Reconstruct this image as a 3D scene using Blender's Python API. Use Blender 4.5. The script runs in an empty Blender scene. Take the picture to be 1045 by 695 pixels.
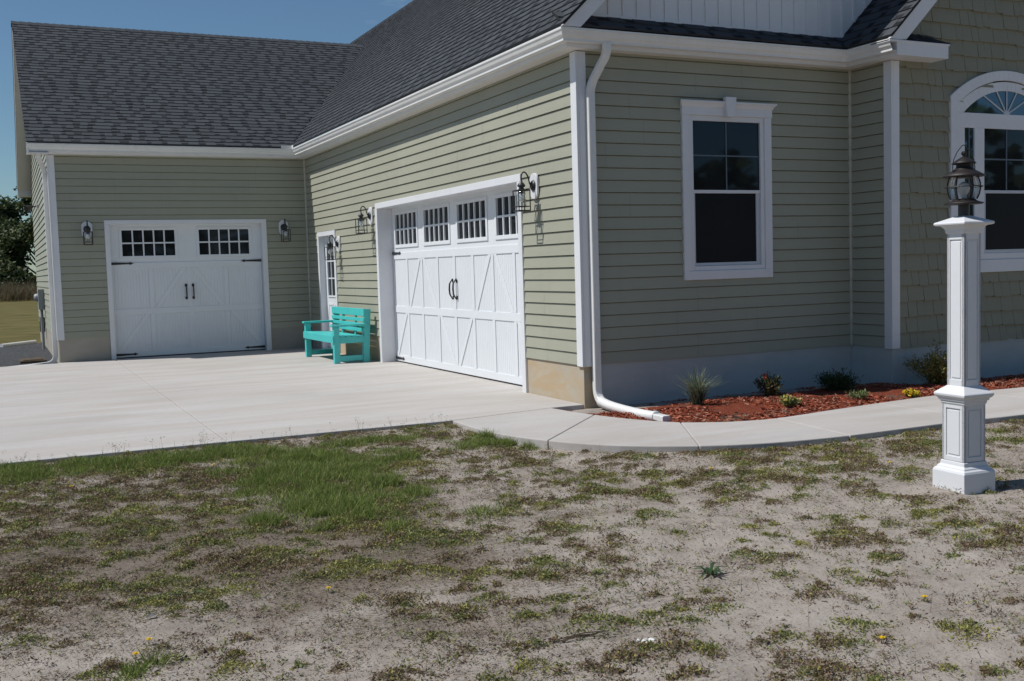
import bpy, math, random
import numpy as np
from mathutils import Vector, Matrix, noise
random.seed(7); rng = np.random.default_rng(7)
R = math.radians
scene = bpy.context.scene
COL = scene.collection

# ------------------------------------------------------------------ helpers
class MB:
    """collects geometry, then links it as ONE mesh object"""
    def __init__(s): s.v=[]; s.f=[]; s.m=[]; s.c=[]; s.mi=0; s.cc=(1,1,1)
    def add(s, vs, fs):
        b=len(s.v); s.v += [tuple(p) for p in vs]
        for f in fs: s.f.append(tuple(i+b for i in f)); s.m.append(s.mi); s.c.append(s.cc)
    def quad(s,a,b,c,d): s.add([a,b,c,d],[(0,1,2,3)])
    def box(s,x0,x1,y0,y1,z0,z1):
        s.add([(x0,y0,z0),(x1,y0,z0),(x1,y1,z0),(x0,y1,z0),(x0,y0,z1),(x1,y0,z1),(x1,y1,z1),(x0,y1,z1)],
              [(0,3,2,1),(4,5,6,7),(0,1,5,4),(1,2,6,5),(2,3,7,6),(3,0,4,7)])
    def prism(s, poly, d):
        """poly: list of 3D points (planar), d: extrusion vector"""
        n=len(poly); d=Vector(d); P=[Vector(p) for p in poly]
        s.add([*P,*[p+d for p in P]],[tuple(range(n))[::-1],tuple(range(n,2*n))]+[(i,(i+1)%n,(i+1)%n+n,i+n) for i in range(n)])
    def beam(s,a,b,w,h,side=None):
        a=Vector(a);b=Vector(b);t=(b-a).normalized()
        sd=Vector(side) if side else t.cross(Vector((0,0,1)))
        if sd.length<1e-5: sd=Vector((1,0,0))
        sd=(sd-t*sd.dot(t)).normalized(); up=t.cross(sd)
        q=[a+sd*w/2*i+up*h/2*j for i,j in((-1,-1),(1,-1),(1,1),(-1,1))]
        s.prism(q,b-a)
    def tube(s,pts,r,n=8,cap=True):
        P=[Vector(p) for p in pts]; rs=r if isinstance(r,(list,tuple)) else [r]*len(P)
        prev=None; base=len(s.v); vs=[]; fs=[]
        for i,p in enumerate(P):
            t=(P[min(i+1,len(P)-1)]-P[max(i-1,0)]).normalized()
            if prev is None:
                a=Vector((0,0,1)) if abs(t.z)<.9 else Vector((1,0,0)); u=t.cross(a).normalized()
            else: u=(prev-t*prev.dot(t)).normalized()
            prev=u; w=t.cross(u)
            for k in range(n):
                an=2*math.pi*k/n; vs.append(p+(u*math.cos(an)+w*math.sin(an))*rs[i])
        for i in range(len(P)-1):
            for k in range(n): fs.append((i*n+k,i*n+(k+1)%n,(i+1)*n+(k+1)%n,(i+1)*n+k))
        if cap: fs.append(tuple(range(n))[::-1]); fs.append(tuple(range((len(P)-1)*n,len(P)*n)))
        s.add(vs,fs)
    def rtube(s,pts,w,d,side=(1,0,0)):
        P=[Vector(p) for p in pts]; vs=[]; fs=[]
        sd=Vector(side)
        for i,p in enumerate(P):
            t=(P[min(i+1,len(P)-1)]-P[max(i-1,0)]).normalized(); up=sd.cross(t).normalized()
            c=.18
            for a,b in((-1+c,-1),(1-c,-1),(1,-1+c),(1,1-c),(1-c,1),(-1+c,1),(-1,1-c),(-1,-1+c)): vs.append(p+sd*w/2*a+up*d/2*b)
        n=8
        for i in range(len(P)-1):
            for k in range(n): fs.append((i*n+k,i*n+(k+1)%n,(i+1)*n+(k+1)%n,(i+1)*n+k))
        fs.append(tuple(range(n))); fs.append(tuple(range((len(P)-1)*n,len(P)*n)))
        s.add(vs,fs)
    def lathe(s,prof,c=(0,0,0),n=20,axis='z'):
        vs=[];fs=[]
        for r,z in prof:
            for k in range(n):
                a=2*math.pi*k/n
                if axis=='z': vs.append((c[0]+r*math.cos(a),c[1]+r*math.sin(a),c[2]+z))
                elif axis=='x': vs.append((c[0]+z,c[1]+r*math.cos(a),c[2]+r*math.sin(a)))
                else: vs.append((c[0]+r*math.cos(a),c[1]+z,c[2]+r*math.sin(a)))
        for i in range(len(prof)-1):
            for k in range(n): fs.append((i*n+k,i*n+(k+1)%n,(i+1)*n+(k+1)%n,(i+1)*n+k))
        s.add(vs,fs)
    def sqlathe(s,prof):
        """square mouldings: (half width, z) profile"""
        vs=[];fs=[]
        for h,z in prof: vs+=[(-h,-h,z),(h,-h,z),(h,h,z),(-h,h,z)]
        for i in range(len(prof)-1):
            for k in range(4): fs.append((i*4+k,i*4+(k+1)%4,(i+1)*4+(k+1)%4,(i+1)*4+k))
        s.add(vs,fs)
    def build(s,name,mats,parent=None,smooth=False,bevel=0,label=None,kind=None):
        me=bpy.data.meshes.new(name); me.from_pydata(s.v,[],s.f)
        if not isinstance(mats,(list,tuple)): mats=[mats]
        for m in mats: me.materials.append(m)
        me.polygons.foreach_set('material_index',s.m)
        if any(c!=(1,1,1) for c in s.c[:3]) or s.cc!=(1,1,1):
            at=me.color_attributes.new('Col','FLOAT_COLOR','CORNER')
            buf=[]
            for f,c in zip(s.f,s.c): buf += [c[0],c[1],c[2],1.0]*len(f)
            at.data.foreach_set('color',buf)
        if smooth: me.polygons.foreach_set('use_smooth',[True]*len(s.f))
        me.update(); o=bpy.data.objects.new(name,me); COL.objects.link(o)
        if parent: o.parent=parent
        if bevel:
            b=o.modifiers.new('bevel','BEVEL'); b.width=bevel; b.segments=2; b.limit_method='ANGLE'; b.angle_limit=R(40)
        if label: o['label']=label
        if kind: o['kind']=kind
        return o
def thing(name,label,cat,loc=(0,0,0),rz=0,group=None):
    o=bpy.data.objects.new(name,None); COL.objects.link(o); o.location=loc; o.rotation_euler=(0,0,rz)
    o.empty_display_size=.2
    o['label']=label;o['category']=cat
    if group:o['group']=group
    return o
def tag(o,label,cat,group=None):
    o['label']=label;o['category']=cat
    if group:o['group']=group
    return o
def dup(root,loc,rz,label):
    r=root.copy();COL.objects.link(r);r.location=loc;r.rotation_euler=(0,0,rz);r['label']=label
    for ch in list(root.children):
        c=ch.copy();COL.objects.link(c);c.parent=r
        for g in ch.children:
            d=g.copy();COL.objects.link(d);d.parent=c
    return r
def raw_mesh(name,verts,faces_n,ncorner,mat,colors=None,parent=None,kind=None):
    """fast mesh from numpy: verts (N,3), all faces with ncorner consecutive verts, per-face colors"""
    N=len(verts); F=N//ncorner
    me=bpy.data.meshes.new(name); me.vertices.add(N); me.vertices.foreach_set('co',verts.astype(np.float32).ravel())
    me.loops.add(N); me.loops.foreach_set('vertex_index',np.arange(N,dtype=np.int32))
    me.polygons.add(F); me.polygons.foreach_set('loop_start',np.arange(0,N,ncorner,dtype=np.int32))
    me.polygons.foreach_set('loop_total',np.full(F,ncorner,dtype=np.int32))
    me.materials.append(mat)
    me.update(calc_edges=True)
    if colors is not None:
        at=me.color_attributes.new('Col','FLOAT_COLOR','CORNER')
        c=np.repeat(np.concatenate([colors,np.ones((F,1))],1),ncorner,axis=0)
        at.data.foreach_set('color',c.astype(np.float32).ravel())
    o=bpy.data.objects.new(name,me);COL.objects.link(o)
    if parent:o.parent=parent
    if kind:o['kind']=kind
    return o

# ------------------------------------------------------------------ materials
class NT:
    def __init__(s,name):
        s.m=bpy.data.materials.new(name); s.m.use_nodes=True; s.t=s.m.node_tree; s.n=s.t.nodes
        s.b=s.n['Principled BSDF']; s.out=s.n['Material Output']
    def new(s,t,**k):
        n=s.n.new(t)
        for a,b in k.items(): setattr(n,a,b)
        return n
    def link(s,a,b): s.t.links.new(a,b)
    def coords(s,scale=(1,1,1),kind='Object'):
        tc=s.new('ShaderNodeTexCoord'); mp=s.new('ShaderNodeMapping'); mp.inputs['Scale'].default_value=scale
        s.link(tc.outputs[kind],mp.inputs[0]); return mp.outputs[0]
    def noise(s,scale,detail=4,rough=.55,sc=(1,1,1),dist=0):
        n=s.new('ShaderNodeTexNoise'); n.inputs['Scale'].default_value=scale;n.inputs['Detail'].default_value=detail
        n.inputs['Roughness'].default_value=rough; n.inputs['Distortion'].default_value=dist
        s.link(s.coords(sc),n.inputs['Vector']); return n.outputs['Fac']
    def ramp(s,fac,stops):
        r=s.new('ShaderNodeValToRGB'); e=r.color_ramp.elements
        while len(e)<len(stops): e.new(.5)
        for i,(p,c) in enumerate(stops): e[i].position=p; e[i].color=(*c,1) if len(c)==3 else c
        s.link(fac,r.inputs[0]); return r.outputs[0]
    def mix(s,fac,a,b,mode='MIX'):
        m=s.new('ShaderNodeMix',data_type='RGBA',blend_type=mode)
        for i,x in ((0,fac),(6,a),(7,b)):
            if isinstance(x,(int,float)): m.inputs[i].default_value=x
            elif isinstance(x,tuple): m.inputs[i].default_value=(*x,1)
            else: s.link(x,m.inputs[i])
        return m.outputs[2]
    def math(s,op,a,b=0.):
        m=s.new('ShaderNodeMath',operation=op)
        for i,x in ((0,a),(1,b)):
            if isinstance(x,(int,float)): m.inputs[i].default_value=x
            else: s.link(x,m.inputs[i])
        return m.outputs[0]
    def bump(s,h,dist=.002,strength=1,prev=None):
        b=s.new('ShaderNodeBump'); b.inputs['Distance'].default_value=dist; b.inputs['Strength'].default_value=strength
        s.link(h,b.inputs['Height'])
        if prev: s.link(prev,b.inputs['Normal'])
        s.link(b.outputs[0],s.b.inputs['Normal']); return b.outputs[0]
    def col(s,c):
        if isinstance(c,tuple): s.b.inputs['Base Color'].default_value=(*c,1)
        else: s.link(c,s.b.inputs['Base Color'])
    def set(s,rough=.5,metal=0,spec=.5):
        s.b.inputs['Roughness'].default_value=rough;s.b.inputs['Metallic'].default_value=metal
        s.b.inputs['Specular IOR Level'].default_value=spec; return s
def paint(name,c,rough=.4,var=.06,bscale=60,bdist=.0006,metal=0,spec=.5,dirt=0.):
    t=NT(name).set(rough,metal,spec)
    n=t.noise(2.2,5,.6)
    lo=tuple(x*(1-var*1.3) for x in c); hi=tuple(min(1,x*(1+var)) for x in c)
    cc=t.ramp(n,[(.3,lo),(.7,hi)])
    if dirt:
        d=t.noise(9,6,.7); cc=t.mix(t.math('MULTIPLY',t.ramp(d,[(.5,(0,0,0)),(.75,(1,1,1))]),dirt),cc,(.25,.22,.18))
    t.col(cc); t.bump(t.noise(bscale,3,.6),bdist); return t.m
def vinyl(name,c):
    t=NT(name).set(.5,0,.3)
    g=t.noise(1.0,5,.65,(3,3,130)); big=t.noise(.9,3,.5); streak=t.noise(1.2,4,.6,(6,6,.35))
    cc=t.mix(t.math('MULTIPLY',g,.5),tuple(x*.90 for x in c),tuple(x*1.08 for x in c))
    cc=t.mix(.5,cc,t.ramp(big,[(.3,tuple(x*.90 for x in c)),(.7,tuple(x*1.06 for x in c))]))
    cc=t.mix(t.math('MULTIPLY',t.ramp(streak,[(.5,(0,0,0)),(.8,(1,1,1))]),.12),cc,tuple(x*.7 for x in c))
    t.col(cc)
    b=t.bump(g,.0012,.6); t.bump(t.noise(1.6,2,.5,(1,1,5)),.012,.35,b); return t.m
M={}
M['siding']=vinyl('sage_vinyl',(.342,.343,.270))
M['shake']=vinyl('sage_shake',(.258,.248,.180))
M['white']=paint('white_trim',(.68,.69,.71),.42,.03,dirt=.05)
M['gutterw']=paint('white_gutter',(.71,.71,.69),.33,.04,dirt=.12)
def soffit():
    t=NT('soffit_panel').set(.5)
    w=t.new('ShaderNodeTexWave',wave_type='BANDS',bands_direction='DIAGONAL'); w.inputs['Scale'].default_value=3.2
    t.link(t.coords((1,1,0)),w.inputs['Vector'])
    t.col(t.mix(t.noise(3,4),(.68,.66,.62),(.76,.74,.70))); t.bump(w.outputs['Fac'],.004,.5); return t.m
M['soffit']=soffit()
M['doorwhite']=paint('garage_door_white',(.70,.725,.75),.38,.02,90,.0004,dirt=.03)
M['black']=paint('black_iron',(.018,.018,.02),.45,.2,120,.0005)
M['copper']=paint('weathered_copper',(.014,.009,.008),.55,.5,40,.001,metal=0)
M['teal']=paint('teal_recycled_plastic',(.06,.49,.47),.45,.07,70,.0008,dirt=.05)
M['greybox']=paint('grey_meter_metal',(.30,.32,.32),.45,.08)
M['pvc']=paint('white_pvc',(.74,.74,.72),.4,.08,dirt=.25)
M['rubber']=paint('black_rubber',(.02,.02,.02),.7,.2)
M['screenframe']=paint('grey_sash',(.50,.53,.57),.4,.04)
M['grille']=paint('grille_between_panes',(.10,.13,.165),.45,.04)
M['channel']=paint('sage_channel',(.52,.51,.43),.45,.05)
def glass_dark(nm,ior):
    t=NT(nm).set(.03,0,.5); t.b.inputs['IOR'].default_value=ior; t.b.inputs['Specular Tint'].default_value=(.55,.78,1,1)
    t.col(t.mix(t.noise(2.5,3),(.008,.009,.011),(.018,.019,.02))); t.bump(t.noise(1.5,2),.004,.25)
    return t.m
M['pane']=glass_dark('window_pane',1.42)
M['bluepane']=glass_dark('fanlight_pane',2.3)
def screen():
    t=NT('insect_screen').set(.35,0,.12); t.col(t.mix(t.noise(3,3),(.006,.007,.009),(.014,.015,.018))); t.bump(t.noise(500,1),.0005,.5); return t.m
M['screen']=screen()
def glass_clear():
    t=NT('clear_glass')
    tr=t.new('ShaderNodeBsdfTransparent'); gl=t.new('ShaderNodeBsdfGlossy'); gl.inputs['Roughness'].default_value=.04
    lw=t.new('ShaderNodeLayerWeight'); lw.inputs['Blend'].default_value=.35
    mx=t.new('ShaderNodeMixShader'); t.link(t.math('MULTIPLY',lw.outputs['Fresnel'],.6),mx.inputs[0])
    t.link(tr.outputs[0],mx.inputs[1]);t.link(gl.outputs[0],mx.inputs[2]);t.link(mx.outputs[0],t.out.inputs[0])
    tr.inputs[0].default_value=(.86,.88,.88,1); return t.m
M['glass']=glass_clear()
def bulb():
    t=NT('frosted_bulb').set(.35); t.col((.82,.83,.82)); t.b.inputs['Transmission Weight'].default_value=.3; return t.m
M['bulb']=bulb()
def concrete(name,c,tan=0.):
    t=NT(name).set(.85,0,.25)
    big=t.noise(.55,6,.6,(1,1,1),.4); st=t.noise(1.1,6,.62,(.35,2.6,1),.5); fine=t.noise(140,3,.6); mid=t.noise(14,5,.65)
    cc=t.ramp(big,[(.28,tuple(x*.86 for x in c)),(.5,c),(.75,tuple(min(1,x*1.07) for x in c))])
    cc=t.mix(t.math('MULTIPLY',t.ramp(st,[(.40,(0,0,0)),(.66,(1,1,1))]),.62),cc,(c[0]*.80,c[1]*.74,c[2]*.68))
    cc=t.mix(t.math('MULTIPLY',t.ramp(mid,[(.5,(0,0,0)),(.75,(1,1,1))]),.3),cc,tuple(x*.72 for x in c))
    cc=t.mix(t.math('MULTIPLY',fine,.22),cc,tuple(x*.65 for x in c))
    t.col(cc)
    b=t.bump(fine,.0015,.7); t.bump(t.noise(60,2,.5,(.1,3,1)),.0012,.5,b)
    return t.m
M['concrete']=concrete('driveway_concrete',(.475,.455,.435))
def parge(name,lo,hi,stain,amt):
    t=NT(name).set(.9,0,.2)
    cc=t.mix(t.ramp(t.noise(1.6,6,.65,(1,1,2)),[(.3,(0,0,0)),(.7,(1,1,1))]),lo,hi)
    cc=t.mix(t.math('MULTIPLY',t.ramp(t.noise(1.3,4,.6,(1.4,1.4,4),.8),[(.35,(0,0,0)),(.62,(1,1,1))]),amt),cc,stain)
    cc=t.mix(t.math('MULTIPLY',t.noise(70,3),.2),cc,(.15,.14,.12))
    t.col(cc); b=t.bump(t.noise(45,5,.7),.002,.7); t.bump(t.noise(5,4,.6),.012,.4,b); return t.m
M['found']=parge('parged_foundation',(.42,.46,.455),(.53,.565,.56),(.44,.47,.47),.5)
M['foundtan']=parge('stained_foundation',(.40,.36,.29),(.47,.43,.35),(.46,.33,.19),.75)
M['foundgrey']=parge('pale_foundation',(.33,.31,.27),(.42,.39,.34),(.36,.32,.26),.5)
def attrmat(name,rough=.7,spec=.2,var=.25,scale=30,bump=0.,trans=0.):
    t=NT(name).set(rough,0,spec)
    a=t.new('ShaderNodeAttribute',attribute_name='Col')
    n=t.noise(scale,4,.7)
    t.col(t.mix(1.0,a.outputs['Color'],t.ramp(n,[(.3,(1-var,)*3),(.7,(1+var,)*3)]),'MULTIPLY'))
    if bump: t.bump(t.noise(scale*4,3),bump)
    if trans:
        tl=t.new('ShaderNodeBsdfTranslucent'); mx=t.new('ShaderNodeMixShader'); mx.inputs[0].default_value=trans
        t.link(a.outputs['Color'],tl.inputs[0]); t.link(t.b.outputs[0],mx.inputs[1]); t.link(tl.outputs[0],mx.inputs[2]); t.link(mx.outputs[0],t.out.inputs[0])
    return t.m
M['roof']=attrmat('asphalt_shingle',.9,.15,.35,160,.002)
M['leaf']=attrmat('leaf',.55,.25,.2,20,0,.25)
M['chip']=attrmat('mulch_chip',.85,.1,.25,60)
def mulch():
    t=NT('red_mulch').set(.95,0,.1)
    n=t.noise(55,6,.75,(1,1,1),.6); patch=t.noise(1.7,4,.6)
    red=t.ramp(n,[(.3,(.06,.018,.011)),(.5,(.25,.064,.035)),(.7,(.38,.12,.07))])
    soil=t.ramp(n,[(.3,(.07,.05,.035)),(.7,(.22,.17,.13))])
    t.col(t.mix(t.ramp(patch,[(.56,(0,0,0)),(.64,(1,1,1))]),red,soil)); t.bump(n,.03,1); return t.m
M['mulch']=mulch()
def ground():
    t=NT('sandy_ground').set(.95,0,.12)
    geo=t.new('ShaderNodeNewGeometry'); sep=t.new('ShaderNodeSeparateXYZ'); t.link(geo.outputs['Position'],sep.inputs[0])
    big=t.noise(.75,5,.62,(1,1,1),.3); mid=t.noise(5,6,.68); fine=t.noise(60,5,.75); grain=t.noise(400,2,.6)
    sand=t.ramp(mid,[(.28,(.265,.225,.192)),(.5,(.375,.330,.290)),(.72,(.445,.398,.355))])
    dark=t.ramp(mid,[(.3,(.11,.088,.066)),(.7,(.22,.18,.143))])
    dv=t.new('ShaderNodeVectorMath',operation='DISTANCE'); t.link(geo.outputs['Position'],dv.inputs[0]); dv.inputs[1].default_value=(-4.2,-3.3,-.1)
    soil=t.math('ADD',big,t.math('MULTIPLY',t.math('SUBTRACT',1.9,dv.outputs['Value']),.14))
    cc=t.mix(t.math('MULTIPLY',t.ramp(soil,[(.46,(0,0,0)),(.66,(1,1,1))]),.9),sand,dark)
    cc=t.mix(t.math('MULTIPLY',t.ramp(fine,[(.54,(0,0,0)),(.70,(1,1,1))]),.55),cc,(.075,.06,.045))
    cc=t.mix(t.math('MULTIPLY',grain,.35),cc,(.14,.12,.10))
    lawn=t.ramp(t.noise(1.2,6,.7,(.5,1,1)),[(.3,(.075,.068,.024)),(.5,(.115,.10,.035)),(.72,(.175,.14,.06))])
    mr=t.new('ShaderNodeMapRange'); mr.inputs['From Min'].default_value=11; mr.inputs['From Max'].default_value=14
    t.link(sep.outputs['Y'],mr.inputs['Value'])
    cc=t.mix(mr.outputs[0],cc,lawn)
    wv=t.new('ShaderNodeTexWave',wave_type='BANDS',bands_direction='Y'); wv.inputs['Scale'].default_value=7.5; wv.inputs['Distortion'].default_value=9; wv.inputs['Detail'].default_value=5; t.link(t.coords((.35,1,1)),wv.inputs['Vector'])
    trk=t.math('MULTIPLY',wv.outputs['Fac'],t.ramp(t.noise(.8,2),[(.56,(0,0,0)),(.64,(1,1,1))]))
    t.col(cc); b=t.bump(fine,.008,.8); b=t.bump(trk,.014,.8,b); b=t.bump(mid,.03,.6,b); t.bump(grain,.0015,.8,b); return t.m
M['ground']=ground()
def gravel():
    t=NT('grey_gravel').set(.9,0,.2)
    v=t.new('ShaderNodeTexVoronoi'); v.inputs['Scale'].default_value=28; t.link(t.coords(),v.inputs['Vector'])
    t.col(t.mix(t.noise(3,4),t.ramp(v.outputs['Color'],[(.1,(.015,.016,.018)),(.9,(.11,.113,.12))]),(.045,.047,.052)))
    t.bump(v.outputs['Distance'],.02,-1); return t.m
M['gravel']=gravel()
def bark():
    t=NT('bark').set(.9,0,.1); t.col(t.ramp(t.noise(8,5,.7,(1,1,.2)),[(.3,(.05,.04,.03)),(.7,(.14,.11,.08))])); return t.m
M['bark']=bark()

# ------------------------------------------------------------------ house geometry constants
HF,HS,L,W=.422,3.55,10.39,4.44
GZ=3.72; SL=.97; SW=.6
XR=3.75; ZR=GZ+SL*(XR+.307); YB=22.0          # main ridge
XB,D=3.6,.6265; XBR=5.40; ZBR=GZ+SL*(XBR-3.3)
YE=10.12; YWR=15.25; ZWR=GZ+SW*(YWR-YE); YWB=2*YWR-L; WO=4.77
house=thing('house','sage green vinyl sided house with dark shingle roof, white trim and two garage doors','house',(0,0,0))

M['seam']=paint('siding_seam',(.22,.215,.165),.7)
seamr=random.Random(3)
def siding(name,O,U,N,length,z0,z1,openings=(),clip=None,mat='siding',course=.1253,out=.016):
    mb=MB(); O=Vector((*O,0));U=Vector((*U,0));N=Vector((*N,0))
    def P(u,z,o): q=O+U*u+N*o; return (q.x,q.y,z)
    z=z0;k=0
    while z<z1-1e-4:
        zt=min(z+course,z1)
        br=sorted({z,zt,*([zt-.010] if zt-z>.05 else []),*[e for op in openings for e in(op[2],op[3]) if z<e<zt]})
        for a,b in zip(br,br[1:]):
            mid=(a+b)/2
            ca=clip(a) if clip else (0,length); cb=clip(b) if clip else (0,length)
            cuts=sorted([(op[0],op[1]) for op in openings if op[2]<mid<op[3]])
            segs=[];s=0.
            xs=[(-9e9,None)]
            cur=-9e9
            for c0,c1 in cuts: segs.append((cur,c0));cur=c1
            segs.append((cur,9e9))
            pf=lambda q:(out*(1-(q-z)/course)+.002) if q<=zt-.0099 else .002-.012*(q-zt+.01)/.01
            oa=pf(a);ob=pf(b)
            for s0,s1 in segs:
                a0,a1=max(s0,ca[0]),min(s1,ca[1]); b0,b1=max(s0,cb[0]),min(s1,cb[1])
                if a1-a0<1e-3: continue
                if b1<b0: b0=b1=(b0+b1)/2
                mb.quad(P(a0,a,oa),P(a1,a,oa),P(b1,b,ob),P(b0,b,ob))
                if a==z: mb.quad(P(a0,a,oa),P(a1,a,oa),P(a1,a,-.012),P(a0,a,-.012)) 
        if not clip and length>2 and k%2==0:      # overlap seams of the vinyl panels
            for q in range(int(length/3)+1):
                us=(seamr.random()*.8+.1+q)*length/(int(length/3)+1)
                if all(not(op[0]-.05<us<op[1]+.05 and op[2]<zt+course and op[3]>z) for op in openings):
                    mb.mi=1
                    for zz in (z,z+course):
                        if zz+course<=z1+.01: mb.quad(P(us,zz,out+.0035),P(us+.003,zz,out+.0035),P(us+.003,zz+course-.011,.0035),P(us,zz+course-.011,.0035))
                    mb.mi=0
        z=zt;k+=1
    return mb.build(name,[M[mat],M['seam']],house)
# wall A (long sunlit wall, faces -X), u runs along +Y
DA0,DA1,DAT=1.273,6.326,2.457
MD0,MD1,MDT=8.54,9.66,2.15
siding('siding_wall',(0,0),(0,1),(-1,0),L,HF-.02,HS+.05,[(DA0+.02,DA1-.02,-1,DAT-.02),(MD0+.02,MD1-.02,-1,MDT-.02)])
# wall B (window wall, faces -Y)
WL,WR,WB,WT=1.2415,2.4257,1.2268,3.12
siding('siding_wall',(0,0),(1,0),(0,-1),XB,HF-.02,HS+.05,[(WL+.03,WR-.03,WB+.03,2.95)])
siding('siding_wall',(XB,0),(0,-1),(-1,0),D,HF-.02,HS+.05)
# wing front wall
GW0,GW1,GWT=-3.606,-.783,2.44
siding('siding_wall',(-W,L),(1,0),(0,-1),W,HF-.02,HS+.05,[(GW0+W+.02,GW1+W-.02,-1,GWT-.02)])
# wing gable wall, faces -X
WLn=YWB-L
def gclip(z):
    if z<HS: return (0,WLn)
    d=(z-HS)/SW; return (min(d,WLn/2),max(WLn-d,WLn/2))
siding('siding_wall',(-W,L),(0,1),(-1,0),WLn,HF-.02,ZWR-.15,clip=gclip)
# unseen rear and right hand walls keep the house closed
siding('siding_wall',(-W,YWB),(1,0),(0,1),W,HF-.02,HS+.05)
siding('siding_wall',(0,YWB),(0,1),(-1,0),YB-YWB,HF-.02,HS+.05)
siding('siding_wall',(0,YB),(1,0),(0,1),7.5,HF-.02,HS+.05)
siding('siding_wall',(7.5,0),(0,1),(1,0),YB,HF-.02,HS+.05)
siding('siding_wall',(7.2,-D),(0,1),(1,0),D,HF-.02,HS+.05)

# shake wall (bump front)
AC=5.407; AO=.935
def segw(z):
    Rr=(AO*AO+.323**2)/(2*.323); cz=3.53-Rr; q=Rr*Rr-(z-cz)**2
    return math.sqrt(q) if q>0 and z<3.53 else .03
def arch_half(z):           # half width of the opening behind the casing
    if z<1.30: return 0
    if z<3.10: return AO-.07
    zz=z-3.10
    return math.sqrt(max(0,1-(zz/.33)**2))*(AO-.07) if zz<.33 else 0
mb=MB(); z=HF-.03; k=0
def rk(x): return GZ+.02+SL*(x-3.3) if x<XBR else GZ+.02+SL*(7.5-x)
while z<ZBR:
    u=XB+.089
    while u<7.2:
        w=random.choice([.11,.14,.17,.20,.24]); u2=min(u+w,7.2)
        jit=random.choice([0,0,.005,.009,-.004,.012]); 
        a,b=u+.0022,u2-.0022; zm=z+.08
        hw=(AO-.06 if z+.19<3.207 else segw(z+.19)-.03) if z>1.13 else 0
        segs=[(a,b)]
        if hw: 
            segs=[]
            if a<AC-hw: segs.append((a,min(b,AC-hw)))
            if b>AC+hw: segs.append((max(a,AC+hw),b))
        for a2,b2 in segs:
            zt=min(z+.20,min(rk(a2),rk(b2))-.02 if z>HS else 9)
            if zt>z+.02:
                o=.024+random.uniform(-.004,.004); zb=z+jit
                mb.quad((a2,-D-o,zb),(b2,-D-o,zb),(b2,-D+.008,zt),(a2,-D+.008,zt))
                mb.quad((a2,-D-o,zb),(b2,-D-o,zb),(b2,-D+.012,zb),(a2,-D+.012,zb))
                for q in (a2,b2): mb.add([(q,-D-o,zb),(q,-D+.008,zt),(q,-D+.012,zb)],[(0,1,2)])
        u=u2
    z+=.172;k+=1
# backing
P0,P1=XB,7.2
mb.quad((P0,-D+.016,HF),(AC-AO+.1,-D+.016,HF),(AC-AO+.1,-D+.016,HS),(P0,-D+.016,HS))
mb.quad((AC+AO-.1,-D+.016,HF),(P1,-D+.016,HF),(P1,-D+.016,HS),(AC+AO-.1,-D+.016,HS))
mb.quad((AC-AO+.1,-D+.016,HF),(AC+AO-.1,-D+.016,HF),(AC+AO-.1,-D+.016,1.3),(AC-AO+.1,-D+.016,1.3))
mb.add([(P0,-D+.016,HS),(P1,-D+.016,HS),(P1,-D+.016,rk(P1)),(XBR,-D+.016,ZBR),(P0,-D+.016,rk(P0))],[(0,1,2,3,4)])
mb.build('shake_wall',M['shake'],house,label='sage shake gable wall with staggered shingles')

# foundation
def fbox(name,mat,boxes):
    mb=MB()
    for b in boxes: mb.box(*b)
    return mb.build(name,M[mat],house,bevel=.006)
fbox('foundation','foundtan',[(0,.2,0.0,DA0+.02,-.3,HF-.004)])
fbox('foundation','foundtan',[(0,.2,DA1-.02,MD0+.02,-.3,HF-.004)])
fbox('foundation','foundgrey',[(0,.2,MD1-.02,L,-.3,HF-.004)])
fbox('foundation','found',[(.2,XB+.2,0,.2,-.3,HF-.004)])
mb=MB(); mb.box(.0,.2,0.001,.002,-.3,HF-.006)
fbox('foundation','found',[(XB,XB+.2,-D,0,-.3,HF-.004),(XB+.2,7.2,-D,-D+.2,-.3,HF-.004)])
fbox('foundation','foundgrey',[(-W,GW0+.02,L,L+.2,-.3,HF-.004)])
fbox('foundation','foundgrey',[(GW1-.02,0,L,L+.2,-.3,HF-.004)])
fbox('foundation','foundgrey',[(-W,-W+.2,L+.2,YWB,-.3,HF-.004)])

# corner posts
def corner(x,y,sx,sy,z0=HF-.035,z1=HS,w=.092,t=.026):
    """outside corner at x,y; building lies toward (sx,sy)"""
    mb=MB()
    x0,x1=sorted((x-sx*t,x+sx*w)); y0,y1=sorted((y-sy*t,y+sy*w))
    a=(x-sx*t); b=(y-sy*t)
    xa,xb=sorted((a,x+sx*.004)); 
    mb.box(xa,xb,*sorted((b,y+sy*w)),z0,z1)
    ya,yb=sorted((b,y+sy*.004)); mb.box(*sorted((x+sx*.004,x+sx*w)),ya,yb,z0,z1)
    return mb.build('corner_post',M['white'],house,bevel=.004)
corner(0,0,1,1); corner(-W,L,1,1); corner(XB,-D,1,1)
for (x,y,sx,sy) in ((0,L,-1,-1),(XB,0,-1,-1)):
    mb=MB(); mb.box(*sorted((x,x+sx*.03)),*sorted((y,y+sy*.03)),HF-.03,HS)
    mb.build('corner_channel',M['channel'],house,bevel=.004)

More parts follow.
